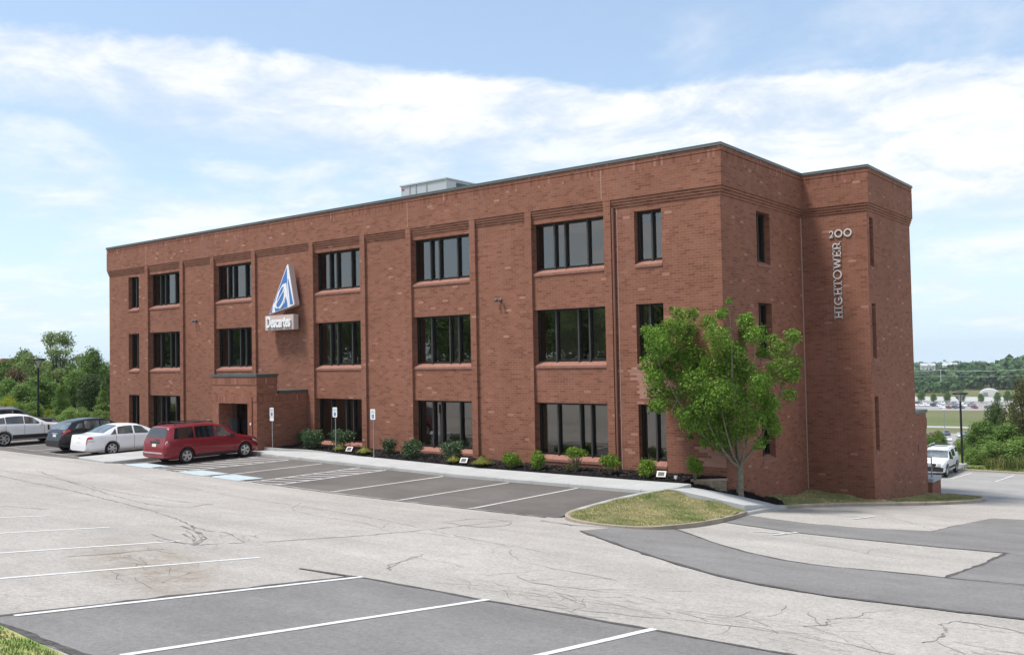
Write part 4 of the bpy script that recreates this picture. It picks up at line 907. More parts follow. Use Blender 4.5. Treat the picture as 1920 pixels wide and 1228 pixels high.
# ---------------- retaining wall at the corner
rt = empty('retaining_wall', (-0.5, -0.5, 0.1)); tag(rt, 'short stepped stone retaining wall at the building corner', 'retaining wall')
d_ = Vector((.95, .87, 0)).normalized(); n_ = Vector((.87, -.95, 0)).normalized()
q = MB(); r5 = random.Random(5)
for row in range(6):
    u = -.66 + (0.1 if row % 2 else 0)
    while u < .62:
        L = r5.uniform(.28, .5); u1 = min(u + L, .66); pr_ = r5.uniform(.0, .03); z0 = -.35 + row * .12; z1 = z0 + .112
        pts = [d_ * u + n_ * (.06 + pr_), d_ * (u1 - .012) + n_ * (.06 + pr_), d_ * (u1 - .012) - n_ * .1, d_ * u - n_ * .1]
        q.add([(p.x, p.y, z0) for p in pts] + [(p.x, p.y, z1) for p in pts], [(0, 3, 2, 1), (4, 5, 6, 7), (0, 1, 5, 4), (1, 2, 6, 5), (2, 3, 7, 6), (3, 0, 4, 7)]); u = u1
q.build('block', M['stone'], rt, True)
q = MB(); pts = [d_ * -.68 + n_ * .12, d_ * .66 + n_ * .12, d_ * .66 - n_ * .14, d_ * -.68 - n_ * .14]
q.add([(p.x, p.y, .37) for p in pts] + [(p.x, p.y, .45) for p in pts], [(0, 3, 2, 1), (4, 5, 6, 7), (0, 1, 5, 4), (1, 2, 6, 5), (2, 3, 7, 6), (3, 0, 4, 7)]); q.build('cap', M['stone_cap'], rt, True)
# ------------------------------------------------------------------ vehicles
def carpaint(name, col, coat=0.8, metal=0.0, rough=0.35):
    t = NT(name); M[name] = t.done(t.bright(col, t.ramp(t.noise(3, 3, 0.5, t.node('ShaderNodeTexCoord').outputs['Object']), 0.3, 0.7, 0.96, 1.04)), rough, metal, 0.5, coat)
carpaint('paint_red', (0.22, 0.008, 0.018), 0.6, 0.2)
carpaint('paint_car_white', (0.78, 0.79, 0.80), 0.7)
carpaint('paint_car_black', (0.006, 0.006, 0.008), 0.12, 0.0, 0.25)
carpaint('paint_silver', (0.36, 0.38, 0.41), 0.7, 0.6)
carpaint('paint_grey', (0.09, 0.10, 0.12), 0.7, 0.4)
carpaint('paint_navy', (0.018, 0.028, 0.075), 0.7, 0.3)
simple('tyre', (0.014, 0.014, 0.014), 0.85); simple('wheel_metal', (0.52, 0.53, 0.54), 0.3, 0.75); simple('trim', (0.016, 0.016, 0.017), 0.55)
simple('lamp_red', (0.55, 0.018, 0.015), 0.2, coat=0.8); simple('lamp_clear', (0.62, 0.64, 0.65), 0.15, 0.3, coat=0.8); simple('plate', (0.62, 0.63, 0.55), 0.5)
simple('step_grey', (0.40, 0.38, 0.37), 0.6); simple('chrome', (0.6, 0.6, 0.62), 0.15, 0.9)
t = NT('car_glass'); M['car_glass'] = t.done((0.012, 0.015, 0.016), 0.02, 0, 0.8); t.b.inputs['IOR'].default_value = 1.7
t = NT('car_glass_pale'); M['car_glass_pale'] = t.done(t.bright((0.10, 0.12, 0.12), t.ramp(t.noise(2.5, 3), .35, .65, .4, 1.4)), 0.03, 0, 0.9); t.b.inputs['IOR'].default_value = 1.8

def interp(pts, x):
    """monotone-ish smooth interpolation through (x,y) points"""
    if x <= pts[0][0]: return pts[0][1]
    if x >= pts[-1][0]: return pts[-1][1]
    for i in range(len(pts) - 1):
        if pts[i][0] <= x <= pts[i + 1][0]:
            x0, y0 = pts[i]; x1, y1 = pts[i + 1]; h = x1 - x0
            def sl(j):
                if j <= 0 or j >= len(pts) - 1: return None
                a = (pts[j][1] - pts[j - 1][1]) / (pts[j][0] - pts[j - 1][0]); b = (pts[j + 1][1] - pts[j][1]) / (pts[j + 1][0] - pts[j][0])
                return 0.0 if a * b <= 0 else 2 * a * b / (a + b)
            d = (y1 - y0) / h; m0 = sl(i); m1 = sl(i + 1); m0 = d if m0 is None else m0; m1 = d if m1 is None else m1
            u = (x - x0) / h; return (2 * u ** 3 - 3 * u * u + 1) * y0 + (u ** 3 - 2 * u * u + u) * h * m0 + (-2 * u ** 3 + 3 * u * u) * y1 + (u ** 3 - u * u) * h * m1
class Car:
    """x runs from nose (0) to tail (L); z up; y across"""
    def __init__(s, L, W, top, belt, plan, clear=0.20, tumble=0.20, axles=(0.95, 3.9), wr=0.33, bottom=None):
        s.L, s.W, s.top, s.belt, s.plan, s.clear, s.tumble, s.axles, s.wr = L, W, top, belt, plan, clear, tumble, axles, wr
        s.bottom = bottom or [(0, clear + .06), (.35, clear), (L - .45, clear), (L, clear + .10)]
        n = int(L / 0.05); s.xs = [L * i / n for i in range(n + 1)]
    def prof(s, x):
        T = interp(s.top, x); B = interp(s.bottom, x); b = min(interp(s.belt, x), T - .055); w = s.W / 2 * interp(s.plan, x)
        g = max(0.0, min(1.0, (T - b) / 0.5)); yr = w * (1 - s.tumble * g) - .03
        h = b - B
        return [(0, B), (w * .80, B), (w * .955, B + .06), (w * .985, B + h * .28), (w, B + h * .55), (w * .992, B + h * .80), (w * .972, b - .03), (w * .955, b), (lerp(w * .955, yr, .88), lerp(b, T, .86)), (yr * .93, lerp(b, T, .945)), (yr * .74, lerp(b, T, .985)), (yr * .4, T), (0, T + .004)]
    def S(s, x, k, side=1, off=0.0):
        def at(xx, kk):
            p = s.prof(xx); i = int(min(kk, len(p) - 1.001)); f = kk - i; a, c = p[i], p[i + 1]
            return Vector((xx, lerp(a[0], c[0], f), lerp(a[1], c[1], f)))
        q = at(x, k)
        if off:
            du = at(min(x + .02, s.L), k) - at(max(x - .02, 0), k); dv = at(x, min(k + .05, 11.99)) - at(x, max(k - .05, 0)); nrm = du.cross(dv)
            if nrm.length > 1e-9:
                nrm.normalize()
                if nrm.y < -1e-3 or (abs(nrm.y) <= 1e-3 and nrm.z < 0): nrm = -nrm
                q = q + nrm * off
        return Vector((q.x, q.y * side, q.z))
    def body(s, mat, parent):
        mb = MB(); rings = []
        for x in s.xs:
            p = s.prof(x); ring_ = [(x, -y, z) for y, z in p[:0:-1]][:-0 or None]
            pts = [(x, y, z) for y, z in p] + [(x, -y, z) for y, z in p[-2:0:-1]]; rings.append(pts)
        n = len(rings[0]); V_ = [q for r_ in rings for q in r_]; F = []
        for i in range(len(rings) - 1):
            for k in range(n): k2 = (k + 1) % n; F.append((i * n + k, (i + 1) * n + k, (i + 1) * n + k2, i * n + k2))
        mb.add(V_, F, True); m_ = len(V_)
        mb.add([], [])
        mb.f.append(tuple(range(n))); mb.sm.append(False); mb.mi.append(0)
        mb.f.append(tuple(range(m_ - 1, m_ - n - 1, -1))); mb.sm.append(False); mb.mi.append(0)
        o = mb.build('body', mat, None, True)
        c = MB()
        for ax in s.axles:
            for sd in (1, -1):
                q = MB(); prof_ = [(0.0001, 0), (s.wr + .055, 0), (s.wr + .055, .30), (.0001, .30)]
                q.lathe(prof_, (ax, (s.W / 2 - .22) * sd if sd > 0 else -(s.W / 2 - .22) - .30, s.wr), 'y', 28, False)
                c.add(q.v, q.f)
        cut = c.build('cut', M['trim'], None, True)
        bm = bmesh.new(); bm.from_mesh(cut.data); bmesh.ops.remove_doubles(bm, verts=bm.verts, dist=.0005); bmesh.ops.recalc_face_normals(bm, faces=bm.faces); bm.to_mesh(cut.data); bm.free()
        md = o.modifiers.new('b', 'BOOLEAN'); md.operation = 'DIFFERENCE'; md.object = cut; md.solver = 'EXACT'
        dg = bpy.context.evaluated_depsgraph_get(); me = bpy.data.meshes.new_from_object(o.evaluated_get(dg))
        bpy.data.objects.remove(o); bpy.data.objects.remove(cut)
        s.root = parent; r_ = link('body', me, parent); return r_
    def patch(s, name, mat, parent, xl, xr, k0, k1, side=1, off=.006, nx=10, nk=4, both=False):
        """xl/xr numbers or functions of k-fraction"""
        fl = xl if callable(xl) else (lambda v: xl); fr_ = xr if callable(xr) else (lambda v: xr)
        for sd in ((1, -1) if both else (side,)):
            m = MB(); pts = [s.S(lerp(fl(j / nk), fr_(j / nk), i / nx), lerp(k0, k1, j / nk), sd, off) for j in range(nk + 1) for i in range(nx + 1)]
            m.add(pts, [(j * (nx + 1) + i, j * (nx + 1) + i + 1, (j + 1) * (nx + 1) + i + 1, (j + 1) * (nx + 1) + i) for j in range(nk) for i in range(nx)], True)
            o = m.build(name, mat, parent)
        return o
    def over(s, name, mat, parent, xa, xb, k0=8.6, off=.006, nx=14):
        """glass that wraps over the centre line (windscreen, rear window)"""
        m = MB(); ks = [lerp(k0, 12, j / 6) for j in range(7)]; row = [(k, 1) for k in ks] + [(k, -1) for k in ks[-2::-1]]; n = len(row)
        pts = [s.S(lerp(xa, xb, i / nx), k, sd, off) for i in range(nx + 1) for k, sd in row]
        m.add(pts, [(i * n + j, i * n + j + 1, (i + 1) * n + j + 1, (i + 1) * n + j) for i in range(nx) for j in range(n - 1)], True)
        return m.build(name, mat, parent)
    def tail_x(s, z):
        x = s.L
        for i in range(200):
            if interp(s.top, x) >= z: return x
            x -= .01
        return x
    def tail(s, name, mat, parent, pts, off=.012, th=.02):
        """flat shapes on the tail, outline in (y,z)"""
        m = MB(); n = len(pts); A = [(s.tail_x(z) + off, y, z) for y, z in pts]; B = [(x - th - off, y, z) for x, y, z in A]
        m.add(A + B, [tuple(range(n)), tuple(range(2 * n - 1, n - 1, -1))] + [(i, n + i, n + (i + 1) % n, (i + 1) % n) for i in range(n)])
        return m.build(name, mat, parent, True)
    def nose(s, name, mat, parent, pts, off=.012, th=.05, back=0.0):
        m = MB(); n = len(pts); A = [(-off + back, y, z) for y, z in pts]; B = [(th + back, y, z) for y, z in pts]
        m.add(A + B, [tuple(range(n)), tuple(range(2 * n - 1, n - 1, -1))] + [(i, n + i, n + (i + 1) % n, (i + 1) % n) for i in range(n)]); return m.build(name, mat, parent, True)
    def wheels(s, parent, spokes=5, rim=0.66, split=False):
        r_ = s.wr; made = []
        for ax in s.axles:
            for sd in (1, -1):
                yo = sd * (s.W / 2 - .025)
                if not made:
                    q = MB(); q.lathe([(r_ * rim, -.19), (r_ * .93, -.20), (r_, -.165), (r_, -.035), (r_ * .93, 0), (r_ * rim, -.008)], (0, 0, 0), 'y', 36); wme = q.build('wheel', M['tyre'], None, True).data
                    q = MB(); R_ = r_ * rim; q.lathe([(R_ * 1.01, -.012), (R_ * .90, -.004), (R_ * .87, -.05), (R_ * .86, -.12)], (0, 0, 0), 'y', 36); q.lathe([(.001, -.014), (R_ * .20, -.016), (R_ * .24, -.05)], (0, 0, 0), 'y', 16)
                    for k in range(spokes):
                        for dd in ((-.16, .16) if split else (0,)):
                            a = 2 * math.pi * k / spokes + dd; w0, w1 = (R_ * .15, R_ * .10) if split else (R_ * .20, R_ * .145); ca, sa = math.cos(a), math.sin(a)
                            P = lambda rr, w_, y_: (ca * rr - sa * w_, y_, sa * rr + ca * w_)
                            q.add([P(R_ * .12, -w0, -.02), P(R_ * .12, w0, -.02), P(R_ * .92, w1, -.01), P(R_ * .92, -w1, -.01), P(R_ * .12, -w0, -.07), P(R_ * .12, w0, -.07), P(R_ * .92, w1, -.06), P(R_ * .92, -w1, -.06)], [(0, 1, 2, 3), (0, 4, 5, 1), (1, 5, 6, 2), (3, 2, 6, 7), (0, 3, 7, 4)])
                    rme = q.build('rim', M['wheel_metal'], None, True).data
                    q = MB(); q.lathe([(.001, -.125), (R_ * .9, -.125)], (0, 0, 0), 'y', 24); dme = q.build('brake', M['trim']).data
                    for ob in [o for o in COL.objects if o.data in (wme, rme, dme)]: bpy.data.objects.remove(ob)
                    made = [wme, rme, dme]
                w = link('wheel', made[0], parent, (ax, yo, r_)); w.rotation_euler = (0, 0.3 * ax + sd, 0 if sd > 0 else math.pi)
                link('rim', made[1], w); link('brake', made[2], w)
    def mirrors(s, mat, parent, x, z):
        for sd in (1, -1):
            q = MB(); y0 = s.W / 2 * .93; q.add([(x - .02, y0 * sd, z), (x + .10, (y0 + .02) * sd, z), (x + .09, (y0 + .20) * sd, z - .02), (x, (y0 + .20) * sd, z - .02), (x - .01, y0 * sd, z + .10), (x + .11, (y0 + .03) * sd, z + .11), (x + .10, (y0 + .21) * sd, z + .13), (x + .02, (y0 + .21) * sd, z + .13)],
                            [(0, 3, 2, 1), (4, 5, 6, 7), (0, 1, 5, 4), (1, 2, 6, 5), (2, 3, 7, 6), (3, 0, 4, 7)]); q.build('door_mirror', mat, parent, True)
    def handles(s, mat, parent, xs, k=6.2):
        for x in xs:
            for sd in (1, -1): s.patch('handle', mat, parent, x, x + .17, k, k + .28, sd, .022, 3, 1)
    def seams(s, parent, xs, k0=2.2, k1=7.0):
        for x in xs: s.patch('door_seam', M['trim'], parent, x, x + .014, k0, k1, 1, .003, 1, 8, True)
PL = lambda L: [(0, .62), (.12, .80), (.35, .93), (.8, .99), (L * .5, 1.0), (L - .9, .99), (L - .35, .95), (L - .1, .87), (L, .80)]
def fin(car, root, x, y, z, rz):
    root.location = (x, y, z); root.rotation_euler = (0, 0, rz)
def newcar(name, label, group=None, cat='car'):
    e_ = empty(name, (0, 0, 0)); tag(e_, label, cat, group); return e_
FACE_BLD = R(-90)      # nose towards +y: local +x (tail) points to -y
def place(root, car, xc, y_nose, z, rz=FACE_BLD): root.location = (xc, y_nose, z); root.rotation_euler = (0, 0, rz)
PARKED = 'cars parked nose in along the front of the building'

# red minivan
v = newcar('parked_minivan', 'dark red minivan with black tinted rear windows parked nearest the entrance', PARKED, 'minivan')
c = Car(5.10, 1.96, [(0, .62), (.06, .76), (.35, .93), (1.05, 1.08), (1.3, 1.14), (1.75, 1.45), (2.2, 1.665), (2.7, 1.725), (3.8, 1.735), (4.55, 1.70), (4.78, 1.62), (4.90, 1.36), (4.98, 1.12), (5.02, 1.0), (5.045, .88), (5.06, .66), (5.09, .62), (5.10, .56)],
        [(0, .60), (.5, .86), (1.3, 1.0), (3, 1.045), (4.6, 1.07), (5.1, 1.07)], [(0, .66), (.10, .82), (.35, .94), (.8, .99), (2.5, 1.0), (4.3, .99), (4.8, .95), (5.02, .90), (5.10, .86)], .22, .20, (.92, 4.00), .345)
b = c.body(M['paint_red'], v)
c.patch('side_window', M['car_glass_pale'], v, lambda q: 1.52 + .55 * q, lambda q: 2.50, 7.12, 7.95, 1, nx=12, both=True)
c.patch('side_window', M['car_glass'], v, 2.58, 3.55, 7.10, 7.97, 1, both=True)
c.patch('side_window', M['car_glass'], v, 3.63, lambda q: 4.62 - .12 * q, 7.10, 7.97, 1, both=True)
c.over('windscreen', M['car_glass_pale'], v, 1.36, 2.10); c.over('rear_window', M['car_glass'], v, 4.79, 4.955, 8.25)
c.patch('tail_lamp', M['lamp_red'], v, 4.90, lambda q: 5.03 - .04 * q, 4.7, 6.7, 1, .012, 4, 6, True)
c.patch('tail_lamp_lens', M['lamp_clear'], v, 4.93, lambda q: 5.02, 5.7, 6.25, 1, .018, 4, 2, True)
c.tail('licence_plate', M['plate'], v, [(-.16, .80), (.16, .80), (.16, .93), (-.16, .93)]); c.tail('tailgate_trim', M['trim'], v, [(-.38, .95), (.38, .95), (.38, 1.04), (-.38, 1.04)])
c.tail('bumper_step', M['step_grey'], v, [(-.72, .50), (.72, .50), (.74, .56), (-.74, .56)], .02)
c.tail('wiper', M['trim'], v, [(-.05, 1.10), (.35, 1.09), (.35, 1.115), (-.05, 1.13)], .03)
c.patch('head_lamp', M['lamp_clear'], v, .07, .50, 5.2, 6.8, 1, .01, 6, 3, True)
c.nose('grille', M['trim'], v, [(-.45, .42), (.45, .42), (.45, .56), (-.45, .56)])
c.patch('sill_trim', M['trim'], v, 1.32, 3.60, 1.9, 2.6, 1, .012, 8, 2, True)
c.seams(v, (1.50, 2.54, 3.59)); c.handles(M['paint_red'], v, (2.30, 2.66)); c.mirrors(M['trim'], v, 1.62, 1.05); c.wheels(v, 5, .68, True)
for y in (-.62, .62):
    q = MB(); q.tube([(2.45, y, 1.72), (2.55, y, 1.795), (4.35, y, 1.80), (4.45, y, 1.73)], .022, 6); q.build('roof_rail', M['trim'], v)
for x in (2.8, 3.9):
    q = MB(); q.tube([(x, -.62, 1.80), (x, .62, 1.80)], .022, 6); q.build('cross_bar', M['trim'], v)
place(v, c, -23.52, -3.44, row_h(-23.5))

# white saloon
v = newcar('parked_saloon', 'white four door saloon with red tail lamps parked left of the concrete island', PARKED)
c = Car(5.09, 1.85, [(0, .52), (.06, .66), (.4, .80), (1.25, .96), (1.45, 1.01), (2.0, 1.30), (2.4, 1.44), (2.9, 1.485), (3.4, 1.45), (3.85, 1.29), (4.3, 1.08), (4.45, 1.045), (4.95, 1.02), (5.02, .97), (5.05, .75), (5.08, .60), (5.09, .55)],
        [(0, .55), (.5, .74), (1.4, .90), (3, .945), (4.4, .98), (5.1, .96)], PL(5.09), .20, .27, (1.02, 3.83), .33)
b = c.body(M['paint_car_white'], v)
c.patch('side_window', M['car_glass_pale'], v, lambda q: 1.80 + .42 * q, 2.66, 7.12, 7.93, 1, nx=12, both=True); c.patch('side_window', M['car_glass_pale'], v, 2.74, lambda q: 3.55 - .06 * q, 7.12, 7.93, 1, both=True)
c.patch('quarter_window', M['car_glass_pale'], v, 3.60, lambda q: 3.92 - .26 * q, 7.12, 7.8, 1, both=True)
c.over('windscreen', M['car_glass_pale'], v, 1.52, 2.36); c.over('rear_window', M['car_glass_pale'], v, 3.48, 4.25)
c.patch('tail_lamp', M['lamp_red'], v, lambda q: 4.76 + .09 * q, lambda q: 5.06, 5.2, 6.9, 1, .012, 5, 5, True); c.tail('licence_plate', M['plate'], v, [(-.16, .62), (.16, .62), (.16, .74), (-.16, .74)])
c.patch('head_lamp', M['lamp_clear'], v, .07, .52, 5.4, 6.9, 1, .01, 6, 3, True); c.nose('grille', M['trim'], v, [(-.4, .42), (.4, .42), (.4, .54), (-.4, .54)])
c.tail('boot_seam', M['trim'], v, [(-.66, .775), (.66, .775), (.66, .787), (-.66, .787)], .008); c.tail('badge', M['chrome'], v, [(-.07, .90), (.07, .90), (.07, .94), (-.07, .94)], .01)
c.patch('boot_lip', M['trim'], v, 4.30, 4.312, 8.6, 12, 1, .003, 1, 6, True); c.patch('bumper_seam', M['trim'], v, 4.72, 5.07, 4.55, 4.65, 1, .004, 6, 1, True)
c.seams(v, (1.72, 2.70, 3.62)); c.handles(M['paint_car_white'], v, (2.42, 3.40)); c.mirrors(M['paint_car_white'], v, 1.85, .93); c.wheels(v, 6, .70)
place(v, c, -29.32, -3.95, row_h(-29.3))

# black crossover
v = newcar('parked_crossover', 'black crossover with bright red tail lamps between the two white cars', PARKED)
c = Car(4.65, 1.80, [(0, .60), (.06, .78), (.4, .95), (1.1, 1.06), (1.35, 1.12), (1.9, 1.47), (2.35, 1.62), (2.9, 1.655), (3.5, 1.61), (4.0, 1.50), (4.25, 1.26), (4.40, 1.10), (4.50, 1.04), (4.55, .80), (4.62, .70), (4.65, .60)],
        [(0, .62), (.5, .85), (1.4, 1.0), (2.6, 1.05), (3.6, 1.13), (4.65, 1.15)], PL(4.65), .23, .25, (.92, 3.61), .355)
b = c.body(M['paint_car_black'], v)
c.patch('side_window', M['car_glass_pale'], v, lambda q: 1.65 + .42 * q, 2.55, 7.12, 7.93, 1, nx=12, both=True); c.patch('side_window', M['car_glass_pale'], v, 2.63, lambda q: 3.42 - .05 * q, 7.12, 7.93, 1, both=True)
c.patch('quarter_window', M['car_glass_pale'], v, 3.50, lambda q: 3.90 - .2 * q, 7.2, 7.75, 1, both=True)
c.over('windscreen', M['car_glass_pale'], v, 1.42, 2.24); c.over('rear_window', M['car_glass_pale'], v, 4.02, 4.35, 8.3)
c.patch('tail_lamp', M['lamp_red'], v, lambda q: 4.12 + .05 * q, 4.52, 5.6, 7.0, 1, .014, 6, 4, True); c.tail('licence_plate', M['plate'], v, [(-.16, .80), (.16, .80), (.16, .92), (-.16, .92)]); c.tail('tailgate_trim', M['chrome'], v, [(-.30, .95), (.30, .95), (.30, .985), (-.30, .985)])
c.tail('bumper', M['trim'], v, [(-.70, .42), (.70, .42), (.74, .62), (-.74, .62)], .02)
c.patch('head_lamp', M['lamp_clear'], v, .07, .55, 5.4, 6.9, 1, .01, 6, 3, True); c.seams(v, (1.58, 2.59, 3.46)); c.handles(M['chrome'], v, (2.30, 3.18)); c.mirrors(M['paint_car_black'], v, 1.68, 1.03); c.wheels(v, 5, .68, True)
place(v, c, -31.98, -4.35, row_h(-32))

# white crossover at the left edge
v = newcar('parked_crossover', 'white crossover with dark lower body cut by the left edge of the photo', PARKED)
c = Car(4.83, 1.91, [(0, .70), (.06, .88), (.4, 1.02), (1.3, 1.10), (1.5, 1.15), (2.05, 1.45), (2.5, 1.61), (3.0, 1.665), (3.6, 1.64), (4.15, 1.56), (4.40, 1.40), (4.62, 1.12), (4.72, 1.02), (4.77, .8), (4.83, .62)],
        [(0, .7), (.5, .92), (1.5, 1.03), (3, 1.09), (4.83, 1.17)], PL(4.83), .25, .25, (.98, 3.79), .375)
b = c.body(M['paint_car_white'], v)
c.patch('side_window', M['car_glass_pale'], v, lambda q: 1.78 + .45 * q, 2.72, 7.12, 7.93, 1, nx=12, both=True); c.patch('side_window', M['car_glass'], v, 2.76, lambda q: 3.68, 7.12, 7.93, 1, both=True); c.patch('quarter_window', M['car_glass'], v, 3.72, lambda q: 4.22 - .14 * q, 7.15, 7.9, 1, both=True)
c.over('windscreen', M['car_glass_pale'], v, 1.58, 2.42); c.over('rear_window', M['car_glass'], v, 4.2, 4.55, 8.3)
c.patch('tail_lamp', M['lamp_red'], v, 4.58, 4.75, 5.2, 7.2, 1, .012, 4, 5, True); c.patch('head_lamp', M['lamp_clear'], v, .07, .5, 5.4, 7, 1, .01, 6, 3, True); c.tail('licence_plate', M['plate'], v, [(-.16, .80), (.16, .80), (.16, .92), (-.16, .92)])
c.patch('lower_cladding', M['trim'], v, 1.40, 3.37, 1.85, 3.35, 1, .012, 12, 3, True); c.patch('wing_vent', M['trim'], v, 1.42, 1.52, 4.2, 6.0, 1, .012, 2, 3, True)
c.seams(v, (1.70, 2.74, 3.70)); c.handles(M['paint_car_white'], v, (2.45, 3.45)); c.mirrors(M['paint_car_white'], v, 1.85, 1.05); c.wheels(v, 6, .72)
place(v, c, -38.18, -5.25, row_h(-38.2))

# silver-topped suv beyond it
v = newcar('parked_suv', 'tall dark grey suv with silver roof behind the white crossover at left', PARKED, 'suv')
c = Car(4.95, 1.95, [(0, .80), (.06, .98), (.4, 1.10), (1.3, 1.17), (1.5, 1.22), (2.0, 1.58), (2.4, 1.78), (3.0, 1.84), (4.2, 1.82), (4.6, 1.72), (4.80, 1.30), (4.88, 1.0), (4.95, .7)], [(0, .8), (.5, 1.0), (1.5, 1.12), (4.95, 1.18)], PL(4.95), .27, .20, (.95, 3.83), .385)
b = c.body(M['paint_grey'], v)
c.patch('side_window', M['car_glass'], v, lambda q: 1.72 + .45 * q, 2.66, 7.12, 7.95, 1, nx=12, both=True); c.patch('side_window', M['car_glass'], v, 2.74, 3.62, 7.12, 7.95, 1, both=True); c.patch('side_window', M['car_glass'], v, 3.70, 4.55, 7.12, 7.95, 1, both=True)
c.over('roof_panel', M['paint_silver'], v, 2.5, 4.55, 8.4, .012); c.over('windscreen', M['car_glass'], v, 1.56, 2.34); c.over('rear_window', M['car_glass'], v, 4.66, 4.82, 8.3)
c.patch('tail_lamp', M['lamp_red'], v, 4.72, 4.86, 4.8, 7, 1, .012, 4, 5, True); c.patch('head_lamp', M['lamp_clear'], v, .07, .5, 5.4, 7, 1, .01, 6, 3, True)
c.seams(v, (1.66, 2.70, 3.66)); c.mirrors(M['paint_grey'], v, 1.85, 1.15); c.wheels(v, 5, .70)
for y in (-.66, .66):
    q = MB(); q.tube([(2.5, y, 1.79), (2.6, y, 1.87), (4.4, y, 1.87), (4.5, y, 1.79)], .025, 6); q.build('roof_rail', M['chrome'], v)
place(v, c, -41.6, -4.4, row_h(-41.6))

# white off-road suv in the lower car park
v = newcar('parked_suv', 'white off-road suv with roof rack facing us beyond the tower', None, 'suv')
c = Car(4.54, 1.85, [(0, .78), (.05, .95), (.25, 1.04), (1.15, 1.12), (1.35, 1.17), (1.75, 1.50), (2.05, 1.66), (2.45, 1.74), (2.6, 1.80), (4.1, 1.82), (4.3, 1.74), (4.42, 1.2), (4.48, .9), (4.54, .62)], [(0, .8), (.5, .98), (1.5, 1.10), (3.2, 1.14), (4.54, 1.18)], [(0, .80), (.08, .90), (.3, .97), (.8, 1.0), (3.9, 1.0), (4.4, .95), (4.54, .9)], .30, .19, (.82, 3.52), .385)
b = c.body(M['paint_car_white'], v)
c.patch('side_window', M['car_glass'], v, lambda q: 1.62 + .36 * q, 2.42, 7.15, 7.95, 1, nx=12, both=True); c.patch('side_window', M['car_glass'], v, 2.52, 3.32, 7.15, 7.95, 1, both=True); c.patch('side_window', M['car_glass'], v, lambda q: 3.50 + .12 * q, lambda q: 4.18, 7.5, 8.0, 1, both=True)
c.over('windscreen', M['car_glass_pale'], v, 1.42, 2.02, 8.3)
c.nose('bumper', M['trim'], v, [(-.80, .42), (.80, .42), (.84, .66), (.62, .74), (-.62, .74), (-.84, .66)], .05, .25); c.nose('grille', M['trim'], v, [(-.34, .76), (.34, .76), (.40, .95), (-.40, .95)], .012, .05)
c.nose('grille_bar', M['chrome'], v, [(-.10, .75), (.10, .75), (.16, .97), (-.16, .97)], .03, .05); c.nose('skid_plate', M['metal_light'], v, [(-.45, .34), (.45, .34), (.36, .44), (-.36, .44)], .04, .1)
c.patch('head_lamp', M['lamp_clear'], v, .05, .36, 5.5, 7.2, 1, .012, 6, 3, True)
for sd in (1, -1): c.nose('head_lamp_face', M['lamp_clear'], v, [(sd * .44, .80), (sd * .68, .80), (sd * .68, .96), (sd * .46, .96)][::sd], .014, .05)
c.patch('door_strip', M['trim'], v, 1.35, 3.0, 2.9, 3.6, 1, .015, 8, 2, True); c.seams(v, (1.52, 2.47, 3.4)); c.handles(M['trim'], v, (2.15, 3.05)); c.mirrors(M['trim'], v, 1.70, 1.14); c.wheels(v, 6, .62)
for sd in (1, -1):
    for ax in c.axles:
        q = MB(); n_ = 14; r0, r1 = c.wr + .05, c.wr + .13; pts = []
        for k in range(n_ + 1):
            a = math.pi * (k / n_) ; pts += [(ax + r0 * math.cos(a), sd * .94, c.wr + r0 * math.sin(a)), (ax + r1 * math.cos(a), sd * .935, c.wr + r1 * math.sin(a))]
        q.add(pts, [(2 * k, 2 * k + 1, 2 * k + 3, 2 * k + 2) for k in range(n_)])
        q.build('wheel_arch', M['trim'], v)
for y in (-.6, .6):
    q = MB(); q.tube([(1.85, y, 1.66), (1.95, y, 1.93), (3.9, y, 1.97), (4.0, y, 1.82)], .03, 8); q.build('roof_rail', M['metal_light'], v)
for x in (2.0, 2.9, 3.8):
    q = MB(); q.tube([(x, -.66, 1.95), (x, .66, 1.95)], .025, 8); q.build('cross_bar', M['trim'], v)
place(v, c, -1.80, 35.15, -3.55, R(90))

# ------------------------------------------------------------------ small cars in the car parks far below
def farcar(paint, tall):
    e_ = empty('distant_car', (0, 0, 0))
    if tall: c = Car(4.7, 1.85, [(0, .7), (.3, .95), (1.3, 1.1), (2.0, 1.6), (2.6, 1.7), (4.1, 1.65), (4.55, 1.0), (4.7, .6)], [(0, .7), (1.4, 1.0), (4.7, 1.05)], PL(4.7), .24, .22, (.9, 3.7), .34)
    else: c = Car(4.7, 1.80, [(0, .55), (.3, .78), (1.35, .95), (2.1, 1.38), (2.8, 1.45), (3.5, 1.38), (4.1, 1.05), (4.6, .98), (4.7, .6)], [(0, .55), (1.4, .88), (4.7, .92)], PL(4.7), .2, .25, (.95, 3.7), .32)
    c.xs = c.xs[:-1:4] + [c.xs[-1]]
    c.body(M[paint], e_)
    c.patch('side_window', M['car_glass'], e_, lambda q: 1.75 + .4 * q, 3.7, 7.1, 7.95, 1, .01, 6, 2, True); c.over('windscreen', M['car_glass'], e_, 1.5, 2.1, 8.5, .01, 4); c.over('rear_window', M['car_glass'], e_, 3.6 if not tall else 4.2, 4.1 if not tall else 4.5, 8.5, .01, 4)
    return e_
FC = {}
for nm, pn in (('white', 'paint_car_white'), ('silver', 'paint_silver'), ('dark grey', 'paint_grey'), ('red', 'paint_red'), ('navy blue', 'paint_navy')):
    for tall in (False, True): FC[(nm, tall)] = farcar(pn, tall)
used_fc = set(); fr2 = random.Random(11)
